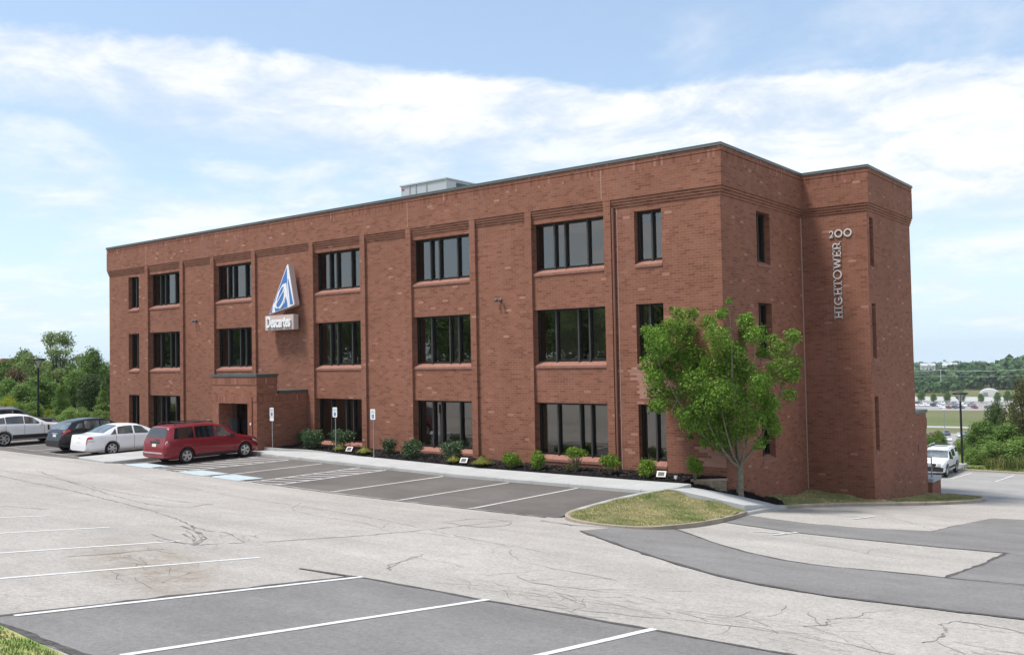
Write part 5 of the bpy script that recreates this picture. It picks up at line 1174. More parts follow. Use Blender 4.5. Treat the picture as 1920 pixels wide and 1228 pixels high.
def far_place(x, y, rz, colr, tall, lot, grp):
    key = (colr, tall); o = FC[key]
    if key in used_fc: o = copy_tree(o)
    used_fc.add(key)
    o.location = (x, y, V(x, y) + .05); o.rotation_euler = (0, 0, rz)
    tag(o, 'tiny %s %s among the cars in the %s' % (colr, 'tall car' if tall else 'low car', lot), 'car', grp + ', %s %s' % (colr, 'tall' if tall else 'low'))
FD = Vector((-0.195, 0.981, 0)); FR = Vector((0.981, 0.195, 0)); FO = Vector((14.47, -30.86, 0))
def fpt(dist, lat): q = FO + FD * dist + FR * lat; return q.x, q.y
ANG = math.atan2(FD.y, FD.x)
cols_ = ['white', 'silver', 'white', 'dark grey', 'silver', 'white', 'navy blue', 'red', 'dark grey', 'white']
for row, (dist, lats) in enumerate(((318, range(-19, 14, 3)), (333, range(-22, 14, 3)), (350, range(-22, 12, 3)))):
    for i, la in enumerate(lats):
        if fr2.random() < .22: continue
        x, y = fpt(dist + fr2.uniform(-.5, .5), la + .2 * fr2.random()); far_place(x, y, ANG + (0 if fr2.random() < .5 else math.pi) + .25, cols_[fr2.randrange(10)], fr2.random() < .4, 'nearer lower car park', 'cars in the nearer lower car park')
for row, (dist, lats) in enumerate(((520, range(-40, 8, 3)), (538, range(-42, 6, 3)), (556, range(-44, 0, 3)), (560, range(12, 40, 9)))):
    for i, la in enumerate(lats):
        if fr2.random() < .25: continue
        x, y = fpt(dist + fr2.uniform(-.5, .5), la); far_place(x, y, ANG + .5, cols_[fr2.randrange(10)], fr2.random() < .4, 'farther lower car park', 'cars in the farther lower car park')
for k, o in list(FC.items()):
    if k not in used_fc:
        for ch in list(o.children): bpy.data.objects.remove(ch)
        bpy.data.objects.remove(o)
def farsheet(name, d0, d1, l0, l1, off, mat):
    n, m_ = 16, 8; q = MB(); q.v = []
    for j in range(m_ + 1):
        for i in range(n + 1): x, y = fpt(lerp(d0, d1, j / m_), lerp(l0, l1, i / n)); q.v.append((x, y, V(x, y) + off))
    for j in range(m_):
        for i in range(n): a = j * (n + 1) + i; q.f.append((a, a + 1, a + n + 2, a + n + 1)); q.sm.append(True); q.mi.append(0)
    o = q.build(name, mat); o['kind'] = 'structure'; return o
farsheet('lower_car_park', 300, 362, -60, 70, .05, M['asphalt_far'])
farsheet('lower_car_park.001', 505, 585, -90, 110, .05, M['asphalt_far'])
farsheet('gravel_strip', 588, 640, -90, 110, .08, M['concrete_pad'])
farsheet('path', 388, 396, -90, 110, .05, M['step_grey'])
# ------------------------------------------------------------------ vegetation
def rdir(r_):
    while True:
        v = Vector((r_.uniform(-1, 1), r_.uniform(-1, 1), r_.uniform(-1, 1)))
        if .05 < v.length < 1: return v.normalized()
def leaf(mb, p, nrm, size, r_, narrow=.5, droop=.25):
    """one bent leaf: two quads' worth of area folded on the midrib"""
    a = nrm.orthogonal().normalized(); b = nrm.cross(a); ang = r_.uniform(0, 6.283)
    t_ = a * math.cos(ang) + b * math.sin(ang); s_ = nrm.cross(t_); w = size * narrow * .5; L = size
    tip = p + t_ * L - nrm * (droop * L); mid = p + t_ * (L * .5)
    mb.add([p, mid + s_ * w - nrm * (.1 * L), tip, mid - s_ * w - nrm * (.1 * L)], [(0, 1, 2, 3)])
def crown(blobs, n, size, seed, shell=.55, up=.35, narrow=.55, jitter=.25, droop=.25, sprig=0):
    """leaves spread through a set of ellipsoids (centre, radii), denser near their skins and in clumps"""
    r_ = random.Random(seed); mb = MB(); wts = [max(b[1]) ** 2 for b in blobs]; tot = sum(wts)
    for (c, rad), w in zip(blobs, wts):
        c = Vector(c); k = int(n * w / tot); off = Vector((r_.uniform(0, 50), r_.uniform(0, 50), r_.uniform(0, 50)))
        made = 0; tries = 0
        while made < k and tries < k * 6:
            tries += 1; d = rdir(r_); rr = shell + (1 - shell) * r_.random() ** .6
            q = mnoise.noise(d * 2.3 + off); q2 = mnoise.noise(d * 5.1 + off * 1.7)
            if q2 + q * .6 < -0.18 and r_.random() < .8: continue          # gaps between sprays
            rr *= 1 + jitter * (q * 1.4 + q2 * .8)
            if d.z < -.4 and r_.random() < .35: continue
            p = c + Vector((d.x * rad[0], d.y * rad[1], d.z * rad[2])) * rr
            nrm = (d * .6 + Vector((0, 0, up)) + rdir(r_) * .75).normalized(); made += 1
            leaf(mb, p, nrm, size * r_.uniform(.6, 1.25), r_, narrow, droop)
    return mb
def limbs(base, fork, ends, r0, seed, wob=.12, n=7, twigs=2):
    r_ = random.Random(seed); mb = MB(); base, fork = Vector(base), Vector(fork)
    path = [base + Vector((0, 0, -.15)), base + Vector((r0 * .1, 0, .12)), base.lerp(fork, .5) + Vector((r_.uniform(-1, 1), r_.uniform(-1, 1), 0)) * wob * .3, fork]
    mb.tube(path, [r0 * 1.35, r0 * 1.05, r0 * .95, r0 * .92], 10)
    for e_ in ends:
        e_ = Vector(e_); st = base.lerp(fork, r_.uniform(.88, 1.0)); d = e_ - st; L = d.length; pts = []; rr = []
        for i in range(6):
            u = i / 5; bow = Vector((0, 0, -.10 * L * math.sin(u * math.pi))) + Vector((d.x, d.y, 0)) * (.10 * math.sin(u * math.pi))
            pts.append(st + d * u + bow + Vector((r_.uniform(-1, 1), r_.uniform(-1, 1), r_.uniform(-1, 1))) * wob * .35 * (0 if i in (0, 5) else 1)); rr.append(lerp(r0 * .48, r0 * .07, u ** .8))
        mb.tube(pts, rr, 6)
        for k in range(twigs):
            i = r_.randrange(2, 5); q = pts[i] + (rdir(r_) + Vector((0, 0, .5))) * L * .22; mb.tube([pts[i], pts[i].lerp(q, .5) + rdir(r_) * .03 * L, q], [rr[i] * .6, rr[i] * .4, rr[i] * .1], 4)
    return mb

# --- the street tree at the corner
TB = Vector((0.5, -0.1, 0.02)); HR = Vector((0.786, 0.618, 0)); HF = Vector((-0.618, 0.786, 0)); K = .00667
LOBES = [(690, 300, 70), (668, 250, 42), (745, 275, 70), (800, 230, 62), (815, 165, 40), (818, 130, 22), (890, 240, 75), (905, 165, 40), (905, 150, 22), (960, 215, 50), (980, 290, 70), (1040, 175, 32), (1085, 150, 28), (1052, 110, 20), (1085, 240, 58), (1150, 215, 48), (1170, 200, 36),
         (1185, 290, 62), (1240, 275, 48), (1270, 265, 34), (1190, 345, 46), (1345, 300, 34), (1400, 295, 46), (1435, 272, 22), (1375, 370, 66), (1420, 440, 40), (1320, 380, 42), (1345, 480, 76), (1400, 500, 52), (1300, 540, 70), (1380, 600, 44), (1325, 620, 60), (1290, 700, 60), (1335, 800, 40), (1300, 760, 50), (1262, 850, 36), (1270, 650, 60),
         (700, 350, 66), (690, 430, 66), (680, 500, 60), (720, 580, 72), (700, 640, 46), (760, 480, 84), (790, 390, 84), (860, 330, 84), (850, 440, 92), (930, 400, 84), (880, 540, 96), (790, 620, 80), (830, 690, 56), (700, 660, 36), (960, 490, 80), (1050, 350, 76), (1110, 400, 72), (1010, 450, 80), (1090, 480, 96), (1170, 480, 74), (1190, 540, 60),
         (1000, 590, 96), (920, 640, 90), (1090, 610, 96), (1170, 620, 76), (890, 740, 64), (970, 720, 86), (1060, 710, 88), (1140, 700, 78), (1210, 600, 60), (1010, 800, 70), (940, 790, 48), (1080, 800, 72), (1060, 850, 44), (1170, 780, 50), (1200, 720, 44), (1180, 850, 34), (1140, 900, 24), (900, 830, 22), (1030, 850, 52), (1085, 880, 48), (985, 835, 44), (1150, 840, 46), (1050, 905, 30), (940, 850, 30), (1215, 800, 40), (1110, 930, 24), (870, 760, 44)]
r9 = random.Random(21); blobs = []
for (lx, ly, lr) in LOBES:
    rr = lr * K * .94; dep = math.sqrt(max(0.05, 1 - ((lx - 1040) / 430) ** 2)) * 1.7; dp = r9.uniform(-dep, dep)
    if rr > .55 and r9.random() < .55: dp = -abs(dp) * .7
    p = TB + HR * ((lx - 1133) * K) + Vector((0, 0, (1130 - ly) * K)) + HF * dp
    blobs.append((p - TB, (rr * 1.02, rr * 1.02, rr * .98)))
tree = empty('street_tree', TB); tag(tree, 'young leafy tree with grey forked trunk in the mulch at the building corner', 'tree')
crown(blobs, 46000, .098, 3, .42, .45, .52, .30, .5).build('crown', M['leaf_maple'], tree)
big = [b[0] for b in blobs if b[1][0] > .42]; r9.shuffle(big)
ends = big[:9] + [blobs[i][0] for i in (5, 13, 23, 19, 1)]
limbs((0, 0, 0), (.03, 0, 1.05), ends, .125, 5, .16, twigs=2).build('trunk', M['bark'], tree)

# --- planting along the bed
def shrub(name, label, x, y, rx, rz, mat, n, size, seed, stem=None, grp='shrubs in the mulch bed', flat=1.0, up=.4):
    z = bed_h(x, y) + .03; e_ = empty(name, (x, y, z)); tag(e_, label, 'shrub', grp); r_ = random.Random(seed)
    zc_ = rz * .86 if not stem else stem + rz; bl = [((0, 0, zc_), (rx * .8, rx * .8 * flat, rz * .9))]
    for k in range(7): a = k * .9 + r_.random(); q = r_.uniform(.35, .62); bl.append(((rx * q * math.cos(a), rx * q * math.sin(a) * flat, zc_ + r_.uniform(-.35, .45) * rz), (rx * .5, rx * .5 * flat, rz * .52)))
    crown(bl, n, size, seed, .45, up, .55, .25, .2).build('foliage', M[mat], e_)
    q = MB()
    for k in range(7): a = k * .9; q.tube([(.03 * math.cos(a), .03 * math.sin(a), -.05), (rx * .25 * math.cos(a), rx * .25 * math.sin(a), zc_ * .6), (rx * .5 * math.cos(a + .3), rx * .5 * math.sin(a + .3), zc_ * 1.15)], [.018, .013, .005], 5)
    q.build('stem', M['bark'], e_); return e_
shrub('round_shrub', 'dark green round shrub half hidden at the left end of the bed', -22.55, -.75, .52, .50, 'leaf_shrub', 2200, .075, 31)
shrub('round_shrub', 'large dark green round shrub in front of another at the left end', -21.15, -1.45, .66, .52, 'leaf_shrub', 3000, .08, 32)
shrub('round_shrub', 'dark green round shrub behind the middle parking sign post', -19.85, -.75, .66, .52, 'leaf_shrub', 3000, .08, 33)
shrub('round_shrub', 'small dark green shrub just right of the right-hand parking sign', -16.45, -.85, .42, .42, 'leaf_shrub', 1800, .07, 34)
shrub('round_shrub', 'dark green round shrub at the left edge of the bay window, small trunk', -14.55, -1.25, .54, .46, 'leaf_shrub', 2400, .075, 35)
shrub('round_shrub', 'dark green round shrub under the middle ground floor bay window', -12.1, -1.35, .56, .52, 'leaf_shrub', 2600, .075, 36)
def tuft(label, x, y, r, h, seed, n=420):
    z = bed_h(x, y) + .03; r_ = random.Random(seed); mb = MB()
    for k in range(n):
        a = r_.uniform(0, 6.283); e = r_.random() ** .6; hh = h * r_.uniform(.7, 1.1) * (1 - .55 * e); L = r * e; w = .012; ca, sa = math.cos(a), math.sin(a)
        b0 = Vector((ca * .1 * r_.random(), sa * .1 * r_.random(), -.02)); m_ = Vector((ca * L * .55, sa * L * .55, hh)); t_ = Vector((ca * L * 1.15, sa * L * 1.15, hh * .55)); s_ = Vector((-sa * w, ca * w, 0))
        mb.add([b0 - s_, b0 + s_, m_ + s_, m_ - s_, t_], [(0, 1, 2, 3), (3, 2, 4)])
    o = mb.build('grass_tuft', M['leaf_tuft'], None, loc=(x, y, z)); tag(o, label, 'ornamental grass', 'yellow grass tufts in the bed')
tuft('yellow grass tuft left of the first ground floodlight', -19.15, -1.5, .36, .40, 41)
tuft('yellow grass tuft right of the first ground floodlight', -17.3, -1.6, .46, .42, 42)
tuft('yellow grass tuft left of the middle ground floodlight', -11.75, -1.6, .40, .42, 43)
tuft('wide yellow grass tuft right of the middle ground floodlight', -10.2, -1.6, .55, .46, 44, 560)
def limeshrub(label, x, y, rx, rz, n, seed, stem=None): shrub('lime_shrub', label, x, y, rx, rz, 'leaf_lime', n, .075, seed, stem, 'bright green shrubs in the bed')
limeshrub('bright green low mounded shrub left of the last pilaster pair', -8.7, -1.45, .46, .34, 1700, 51)
limeshrub('bright green upright oval shrub beside the last wide bay window', -7.35, -1.55, .36, .44, 1500, 52)
shrub('lime_shrub', 'vase shaped green shrub with bare tan lower twigs under the last wide window', -5.7, -1.3, .46, .26, 'leaf_lime', 1500, .075, 53, .42, 'bright green shrubs in the bed')
e_ = empty('twiggy_shrub', (-5.7, -1.35, bed_h(-5.7, -1.35) + .03)); tag(e_, 'low tan twiggy plant growing under the vase shaped green shrub', 'shrub')
crown([((0, 0, .26), (.30, .3, .26)), ((-.2, -.1, .15), (.25, .2, .14))], 700, .07, 54, .2, .3, .3).build('foliage', M['leaf_olive'], e_); q = MB(); rt_ = random.Random(3)
for k in range(26): a = rt_.uniform(0, 6.3); q.tube([(0, 0, -.03), (.14 * math.cos(a), .14 * math.sin(a), .25), (.30 * math.cos(a), .30 * math.sin(a), .50)], [.012, .009, .004], 4)
q.build('stem', M['twig_pale'], e_)
limeshrub('bright green shrub on pale stems by the brown downpipe', -4.1, -1.4, .42, .32, 1600, 55, .16)
limeshrub('bright green loose shrub left of the ground floodlight nearest the corner', -2.45, -1.45, .38, .38, 1600, 56)
limeshrub('darker bright green upright shrub nearest the building corner', -0.75, -1.05, .32, .40, 1500, 57, .05)

# --- ground floodlights
def ground_light(label, x, y):
    e_ = empty('ground_floodlight', (x, y, bed_h(x, y) + .02)); tag(e_, label, 'floodlight', 'ground floodlights in the bed'); e_.rotation_euler = (0, 0, R(12)); e_.scale = (.82,) * 3
    q = MB(); q.add([(-.19, -.10, .10), (.19, -.10, .10), (.19, .08, .32), (-.19, .08, .32), (-.16, .0, .04), (.16, .0, .04), (.16, .16, .24), (-.16, .16, .24)], [(0, 1, 2, 3), (4, 7, 6, 5), (0, 4, 5, 1), (1, 5, 6, 2), (2, 6, 7, 3), (3, 7, 4, 0)]); q.build('housing', M['trim'], e_, True)
    q = MB(); A = [(-.21, -.125, .09), (.21, -.125, .09), (.21, .065, .33), (-.21, .065, .33)]; B = [(-.14, -.10, .135), (.14, -.10, .135), (.14, .03, .285), (-.14, .03, .285)]
    q.add(A + B, [(0, 1, 5, 4), (1, 2, 6, 5), (2, 3, 7, 6), (3, 0, 4, 7)]); q.build('front_frame', M['lamp_frame'], e_)
    q = MB(); q.tube([(0, .05, -.08), (0, .05, .1)], .03, 6); q.build('stake', M['black_metal'], e_)
ground_light('white framed ground floodlight between two yellow tufts near the parking signs', -18.45, -1.5); ground_light('white framed ground floodlight below the middle ground floor bay', -11.2, -1.6); ground_light('white framed ground floodlight nearest the building corner', -1.85, -1.5)
e_ = empty('bed_outlet', (-1.25, -1.55, bed_h(-1.25, -1.55) + .02)); tag(e_, 'tiny pale outlet box on a stake in the mulch near the corner', 'outlet box')
q = MB(); q.box(-.05, .05, -.04, .04, .06, .17); q.build('box', M['metal_light'], e_); q = MB(); q.tube([(0, 0, -.05), (0, 0, .07)], .02, 6); q.build('stake', M['metal_grey'], e_)

# --- reserved parking signs
def park_sign(label, x, y, top, extra=False):
    z = SW(x, y) + .02; e_ = empty('parking_sign', (x, y, z)); tag(e_, label, 'parking sign', 'accessible parking signs'); H = top
    q = MB(); q.tube([(0, .03, -.2), (0, .03, H - .08)], .028, 8); q.build('post', M['metal_grey'], e_)
    def rr(w, h, zc_, r_=.035, n=4):
        pts = []
        for cx, cz, a0 in ((w / 2 - r_, h / 2 - r_, 0), (-w / 2 + r_, h / 2 - r_, 90), (-w / 2 + r_, -h / 2 + r_, 180), (w / 2 - r_, -h / 2 + r_, 270)):
            pts += [(cx + r_ * math.cos(R(a0 + 90 * k / n)), zc_ + cz + r_ * math.sin(R(a0 + 90 * k / n))) for k in range(n + 1)]
        return pts
    zt = H - .25; q = MB(); q.prism(rr(.31, .47, zt), 'y', -.008, .0); pn = q.build('panel', M['sign_white'], e_, True)
    q = MB(); q.prism(rr(.14, .17, zt - .09, .015), 'y', -.0115, -.0085); q.build('blue_square', M['sign_blue'], pn, True)
    for txt, dz_ in (('RESERVED', .14), ('PARKING', .07)):
        me = text_mesh(txt, .075, .72); me.materials.append(M['sign_green']); o = link('lettering', me, pn, (0, -.0105, zt + dz_)); o.rotation_euler = (R(90), 0, 0)
    q = MB(); zz_ = zt - .09
    n_ = 16; pts = []
    for k in range(n_ + 1):
        a = R(150 + 230 * k / n_); pts += [(.036 * math.cos(a) - .004, -.0125, zz_ - .028 + .036 * math.sin(a)), (.026 * math.cos(a) - .004, -.0125, zz_ - .028 + .026 * math.sin(a))]
    q.add(pts, [(2 * k, 2 * k + 1, 2 * k + 3, 2 * k + 2) for k in range(n_)])
    q.add([(.012 * math.cos(a) - .012, -.0125, zz_ + .055 + .012 * math.sin(a)) for a in [2 * math.pi * k / 12 for k in range(12)]], [tuple(range(12))])
    for a, b, c_, d_ in ((-.020, -.006, -.024, .040), (-.012, .022, .004, .014), (-.012, .026, -.026, -.014), (.018, .030, -.062, -.018), (.022, .046, -.062, -.052)): q.add([(a, -.0125, zz_ + c_), (b, -.0125, zz_ + c_), (b, -.0125, zz_ + d_), (a, -.0125, zz_ + d_)], [(0, 1, 2, 3)])
    q.build('wheelchair_symbol', M['sign_white'], pn)
    if extra: q = MB(); q.prism(rr(.31, .17, H - .585, .03), 'y', -.008, 0); q.build('small_panel', M['sign_white'], e_, True)
park_sign('white accessible parking sign with a second small plate, nearest the entrance', -22.75, -2.68, 2.10, True)
park_sign('white accessible parking sign in front of the dark bay window', -19.25, -1.68, 2.16)
park_sign('white accessible parking sign against plain brick, rightmost of the three', -16.35, -1.95, 2.20)

# --- lamp posts
def lamp_post(label, x, y, z, h, foot):
    e_ = empty('lamp_post', (x, y, z)); tag(e_, label, 'lamp post', 'black disc headed lamp posts')
    q = MB(); q.tube([(0, 0, -.4), (0, 0, h - .62)], [.085, .07], 12); q.build('pole', M['black_metal'], e_)
    q = MB(); q.lathe([(.001, h - .16), (.50, h - .16), (.56, h - .12), (.52, h - .06), (.30, h - .02), (.001, h)], (0, 0, 0), 'z', 28); q.build('lamp_head', M['black_metal'], e_)
    for k in range(4):
        a = k * math.pi / 2 + .4; q = MB(); q.tube([(.05 * math.cos(a), .05 * math.sin(a), h - .66), (.38 * math.cos(a), .38 * math.sin(a), h - .16)], .022, 6); q.build('bracket', M['black_metal'], e_)
    q = MB(); q.lathe([(.08, h - .66), (.10, h - .60), (.20, h - .30), (.24, h - .17)], (0, 0, 0), 'z', 16); q.build('lens', M['metal_light'], e_)
    if foot: q = MB(); q.lathe([(.001, .45), (.28, .45), (.31, .40), (.31, -.6)], (0, 0, 0), 'z', 20, False); q.build('footing', M['concrete_pad'], e_)
lamp_post('black lamp post in front of the trees behind the parked cars at left', -52.2, -.45, .7, 4.95, False)
lamp_post('black lamp post on a concrete foot by the lower car park bushes', -1.04, 41.0, -3.6, 5.55, True)

# ------------------------------------------------------------------ trees
def make_tree(name, blobs, n, size, mat, seed, r0, forkh, bark='bark_dark', shell=.4, jitter=.35, nl=9):
    e_ = empty(name, (0, 0, 0)); crown(blobs, n, size, seed, shell, .4, .6, jitter, .3).build('crown', M[mat], e_)
    bb = sorted(blobs, key=lambda b: -b[0][2])[:nl]
    limbs((0, 0, 0), (0, 0, forkh), [b[0] for b in bb], r0, seed, .5, twigs=2).build('trunk', M[bark], e_); return e_
def round_blobs(h, w, seed, k=16, base=.15):
    r_ = random.Random(seed); out = [((0, 0, h * .55), (w * .30, w * .30, h * .30))]
    for i in range(k):
        u = (i + .5) / k; z = h * lerp(base + .08, .92, u); env = math.sin(math.pi * min(1, (.12 + u * .88)) ** .85) ** .7; a = i * 2.4 + r_.uniform(-.4, .4); q = w * .5 * env * r_.uniform(.45, .8); rr = w * r_.uniform(.15, .24)
        out.append(((q * math.cos(a), q * math.sin(a), z), (rr, rr, rr * .85)))
    return out
def cone_blobs(h, w, seed, k=16):
    r_ = random.Random(seed); out = []
    for i in range(k):
        u = i / (k - 1); z = h * lerp(.12, .96, u); rad = w * .5 * (1 - u) ** .75 + .12; a = i * 2.4; q = rad * .5
        out.append(((q * math.cos(a), q * math.sin(a), z), (rad * .62, rad * .62, h * .085)))
    return out
def open_blobs(h, w, seed, k=24):
    r_ = random.Random(seed); out = []
    for i in range(k):
        u = r_.random(); a = r_.uniform(0, 6.283); z = h * lerp(.45, .97, u); q = w * .5 * r_.uniform(.3, 1.0) * math.sin(math.pi * lerp(.25, .93, u)); rr = w * r_.uniform(.07, .13)
        out.append(((q * math.cos(a), q * math.sin(a), z), (rr * 1.2, rr * 1.2, rr * .75)))
    return out
def put(o, x, y, z, rz, sc_, label, cat='tree', grp=None):
    o.location = (x, y, z); o.rotation_euler = (0, 0, rz); o.scale = (sc_,) * 3 if not isinstance(sc_, tuple) else sc_; tag(o, label, cat, grp)
P_round = make_tree('broadleaf_tree', round_blobs(8, 6, 61), 9000, .30, 'leaf_mid', 61, .16, 1.6)
P_dark = make_tree('broadleaf_tree', round_blobs(7, 6.5, 62, 18), 9000, .28, 'leaf_dark', 62, .18, 1.3)
P_open = make_tree('broadleaf_tree', open_blobs(11, 9, 63, 34), 7000, .30, 'leaf_pale', 63, .20, 3.2, 'bark_dark', .2, .4, 22)
P_cone = make_tree('conical_tree', cone_blobs(6.5, 3.4, 64), 8000, .20, 'leaf_light', 64, .10, 1.0)
P_bush = make_tree('leafy_bush', round_blobs(3.2, 4.0, 65, 12, .05), 6000, .20, 'leaf_light', 65, .06, .5)
P_yellow = make_tree('leafy_bush', round_blobs(2.6, 4.2, 66, 12, .05), 5000, .19, 'leaf_yellow', 66, .05, .4)
P_rust = make_tree('broadleaf_tree', round_blobs(7, 5.5, 67, 14), 7000, .28, 'leaf_rust', 67, .16, 1.4)
P_olive = make_tree('leafy_bush', round_blobs(6, 6, 68, 18, .02), 9000, .22, 'leaf_olive', 68, .10, .6)
used = set()
def plant(proto, px, w, top_px, wid_px, label, cat, grp, base=None, rz=0.0):
    """px/top in photo pixels are turned into a standing place and a height"""
    d = CF + CR * ((px - 960) / 1718.13); x, y = 14.474 + d.x * w, -30.861 + d.y * w; z = (base if base is not None else V(x, y))
    ztop = 5.023 + w * (CF.z + CR.z * ((px - 960) / 1718.13) - CU.z * ((top_px - 614) / 1718.13)); h = max(.6, ztop - z)
    bb = proto['size']; o = proto if proto.name not in used else copy_tree(proto); used.add(proto.name)
    width = wid_px * w / 1718.13
    put(o, x, y, z, rz, (width / bb[0], width / bb[0], h / bb[1]), label, cat, grp); return o
for p_, s_ in ((P_round, (6.2, 8.2)), (P_dark, (6.7, 7.2)), (P_open, (9.4, 11.0)), (P_cone, (3.6, 6.6)), (P_bush, (4.2, 3.3)), (P_yellow, (4.4, 2.7)), (P_rust, (5.8, 7.2)), (P_olive, (6.4, 6.2))): p_['size'] = s_
TG = 'trees behind the left car park'
plant(P_open, 106, 92, 624, 122, 'tall airy pale green tree with sky showing through, highest of the left trees', 'tree', TG, 0.3)
plant(P_round, 48, 96, 652, 80, 'broad mid green tree behind the airy tree, left side', 'tree', TG, 0.2, 1.0)
plant(P_round, 174, 88, 649, 60, 'round topped green tree close to the left end of the building', 'tree', TG, 0.3)
plant(P_rust, 28, 84, 690, 70, 'reddish brown leaved tree in front of the red building', 'tree', TG, 0.4)
plant(P_round, 8, 88, 672, 60, 'mid green tree cut by the left edge of the photo', 'tree', TG, 0.3, 2.0)
plant(P_round, 70, 76, 702, 92, 'wide mid green tree behind the left lamp post', 'tree', TG, 0.5, 3.3)
plant(P_round, 140, 84, 690, 74, 'mid green tree filling the gap right of the lamp post', 'tree', TG, 0.4, 4.5)
plant(P_dark, 172, 74, 700, 66, 'low dark shadowy tree beside the building end', 'tree', TG, 0.5, 2.2)
plant(P_round, 18, 78, 706, 70, 'mid green tree above the yellow bush', 'tree', TG, 0.4, 1.2)
plant(P_cone, 115, 66, 712, 50, 'pointed light green young tree right of the lamp post', 'tree', TG, 0.6)
plant(P_cone, 192, 64, 718, 40, 'pointed light green young tree touching the building edge', 'tree', TG, 0.7, 1.9)
plant(P_round, 100, 80, 742, 60, 'small round green tree between the pointed trees', 'tree', TG, 0.5, 5.2)
plant(P_round, 128, 100, 676, 84, 'mid green tree standing behind the airy tree to the right', 'tree', TG, 0.2, 5.6)
plant(P_round, 84, 104, 672, 90, 'mid green tree standing behind the airy tree to the left', 'tree', TG, 0.2, 0.6)
plant(P_round, 196, 92, 676, 50, 'mid green tree showing just left of the building edge', 'tree', TG, 0.3, 2.7)
plant(P_round, 40, 70, 716, 74, 'bright mid green tree above the silver roofed suv', 'tree', TG, 0.5, 4.0)
plant(P_yellow, 14, 66, 748, 52, 'bright yellow green bush above the white crossover', 'bush', TG, 0.7)
plant(P_bush, 150, 64, 764, 60, 'green bush above the black crossover', 'bush', TG, 0.6)
plant(P_bush, 186, 62, 768, 44, 'green bush at the foot of the building end', 'bush', TG, 0.7, 2.0)
plant(P_bush, 130, 57, 764, 56, 'green bush directly behind the black crossover roof', 'bush', TG, 0.7, 0.4)
plant(P_bush, 60, 68, 752, 56, 'green bush behind the left lamp post', 'bush', TG, 0.6, 4.0)
plant(P_bush, 124, 62, 770, 44, 'green bush in front of the pointed tree right of the lamp post', 'bush', TG, 0.7, 3.1)
plant(P_bush, 30, 62, 756, 50, 'green bush right of the big yellow bush', 'bush', TG, 0.7, 5.4)
plant(P_yellow, 92, 66, 768, 22, 'small yellow green bush just right of the left lamp post', 'bush', TG, 0.7, 2.0)
plant(P_bush, -20, 66, 745, 70, 'green bush beyond the left edge of the yellow bush', 'bush', TG, 0.6, 1.0)
RG = 'bushes beside the lower car park'
plant(P_dark, 1862, 88, 752, 48, 'dark green rounded bush rising behind the lighter bushes', 'bush', RG, -5.2, 0.5)
plant(P_bush, 1832, 80, 792, 62, 'fresh green bush right of the lower lamp post', 'bush', RG, -4.6, 0.9)
plant(P_bush, 1868, 78, 800, 66, 'fresh green bush below the dark rounded bush', 'bush', RG, -4.4, 2.9)
plant(P_bush, 1800, 84, 818, 46, 'low green bush behind the lower lamp post', 'bush', RG, -5.0, 4.4)
plant(P_cone, 1892, 86, 757, 40, 'light green upright sapling between the bushes at right', 'bush', RG, -5.0, 1.1)
plant(P_round, 1838, 74, 786, 74, 'full bright green bush standing just right of the lower lamp post', 'bush', RG, -4.0, 1.2)
plant(P_round, 1880, 72, 790, 84, 'full green bush in front of the upright sapling', 'bush', RG, -3.9, 3.2)
plant(P_bush, 1858, 68, 826, 84, 'broad low green bush at the front of the right bank', 'bush', RG, -3.7, 2.2)
plant(P_bush, 1905, 68, 820, 80, 'broad low green bush under the olive bush', 'bush', RG, -3.7, 4.2)
plant(P_bush, 1815, 69, 838, 40, 'small green bush at the foot of the lower lamp post', 'bush', RG, -3.7, 0.2)
plant(P_olive, 1915, 72, 706, 76, 'tall olive and bronze bush at the right edge', 'bush', RG, -4.0, 0.2)
plant(P_olive, 1960, 72, 690, 90, 'tall olive bush beyond the right edge', 'bush', RG, -4.0, 2.2)
plant(P_bush, 1752, 92, 806, 40, 'green bush behind the white off-road suv', 'bush', RG, -5.5, 3.0)
plant(P_bush, 1725, 94, 812, 40, 'green bush between the tower and the off-road suv', 'bush', RG, -5.5, 5.0)
plant(P_bush, 1845, 72, 842, 50, 'low green scrub in the tall grass by the lamp post', 'bush', RG, -3.7, 5.0)
# trees across the road behind the photographer, which the upper windows mirror
BG = 'trees across the road behind the photographer'
rb = random.Random(77)
for i in range(20):
    x, y = 20 - i * 11 + rb.uniform(-3, 3), -74 + rb.uniform(-2, 2)
    put(copy_tree(P_bush), x, y, 4.4, i * 1.7, (3.2, 2.4, rb.uniform(2.2, 3.0)), 'tall green hedge bush in front of the tree belt behind the photographer', 'bush', 'hedge bushes behind the photographer')
for i in range(30):
    x = 30 - i * 7.8 + rb.uniform(-2, 2); y = -84 + rb.uniform(-7, 7); pr_ = (P_round, P_dark, P_round, P_dark, P_open)[i % 5]
    put(copy_tree(pr_), x, y, 4.3, i * 1.3, (rb.uniform(1.5, 1.9), rb.uniform(1.5, 1.9), rb.uniform(1.25, 1.85) * (1.2 if pr_ is P_dark else 1.0)), '%s tree in the belt across the road behind the photographer' % ('round', 'dark', 'round', 'dark', 'airy')[i % 5], 'tree', BG + ', ' + ('round', 'dark', 'round', 'dark', 'airy')[i % 5])

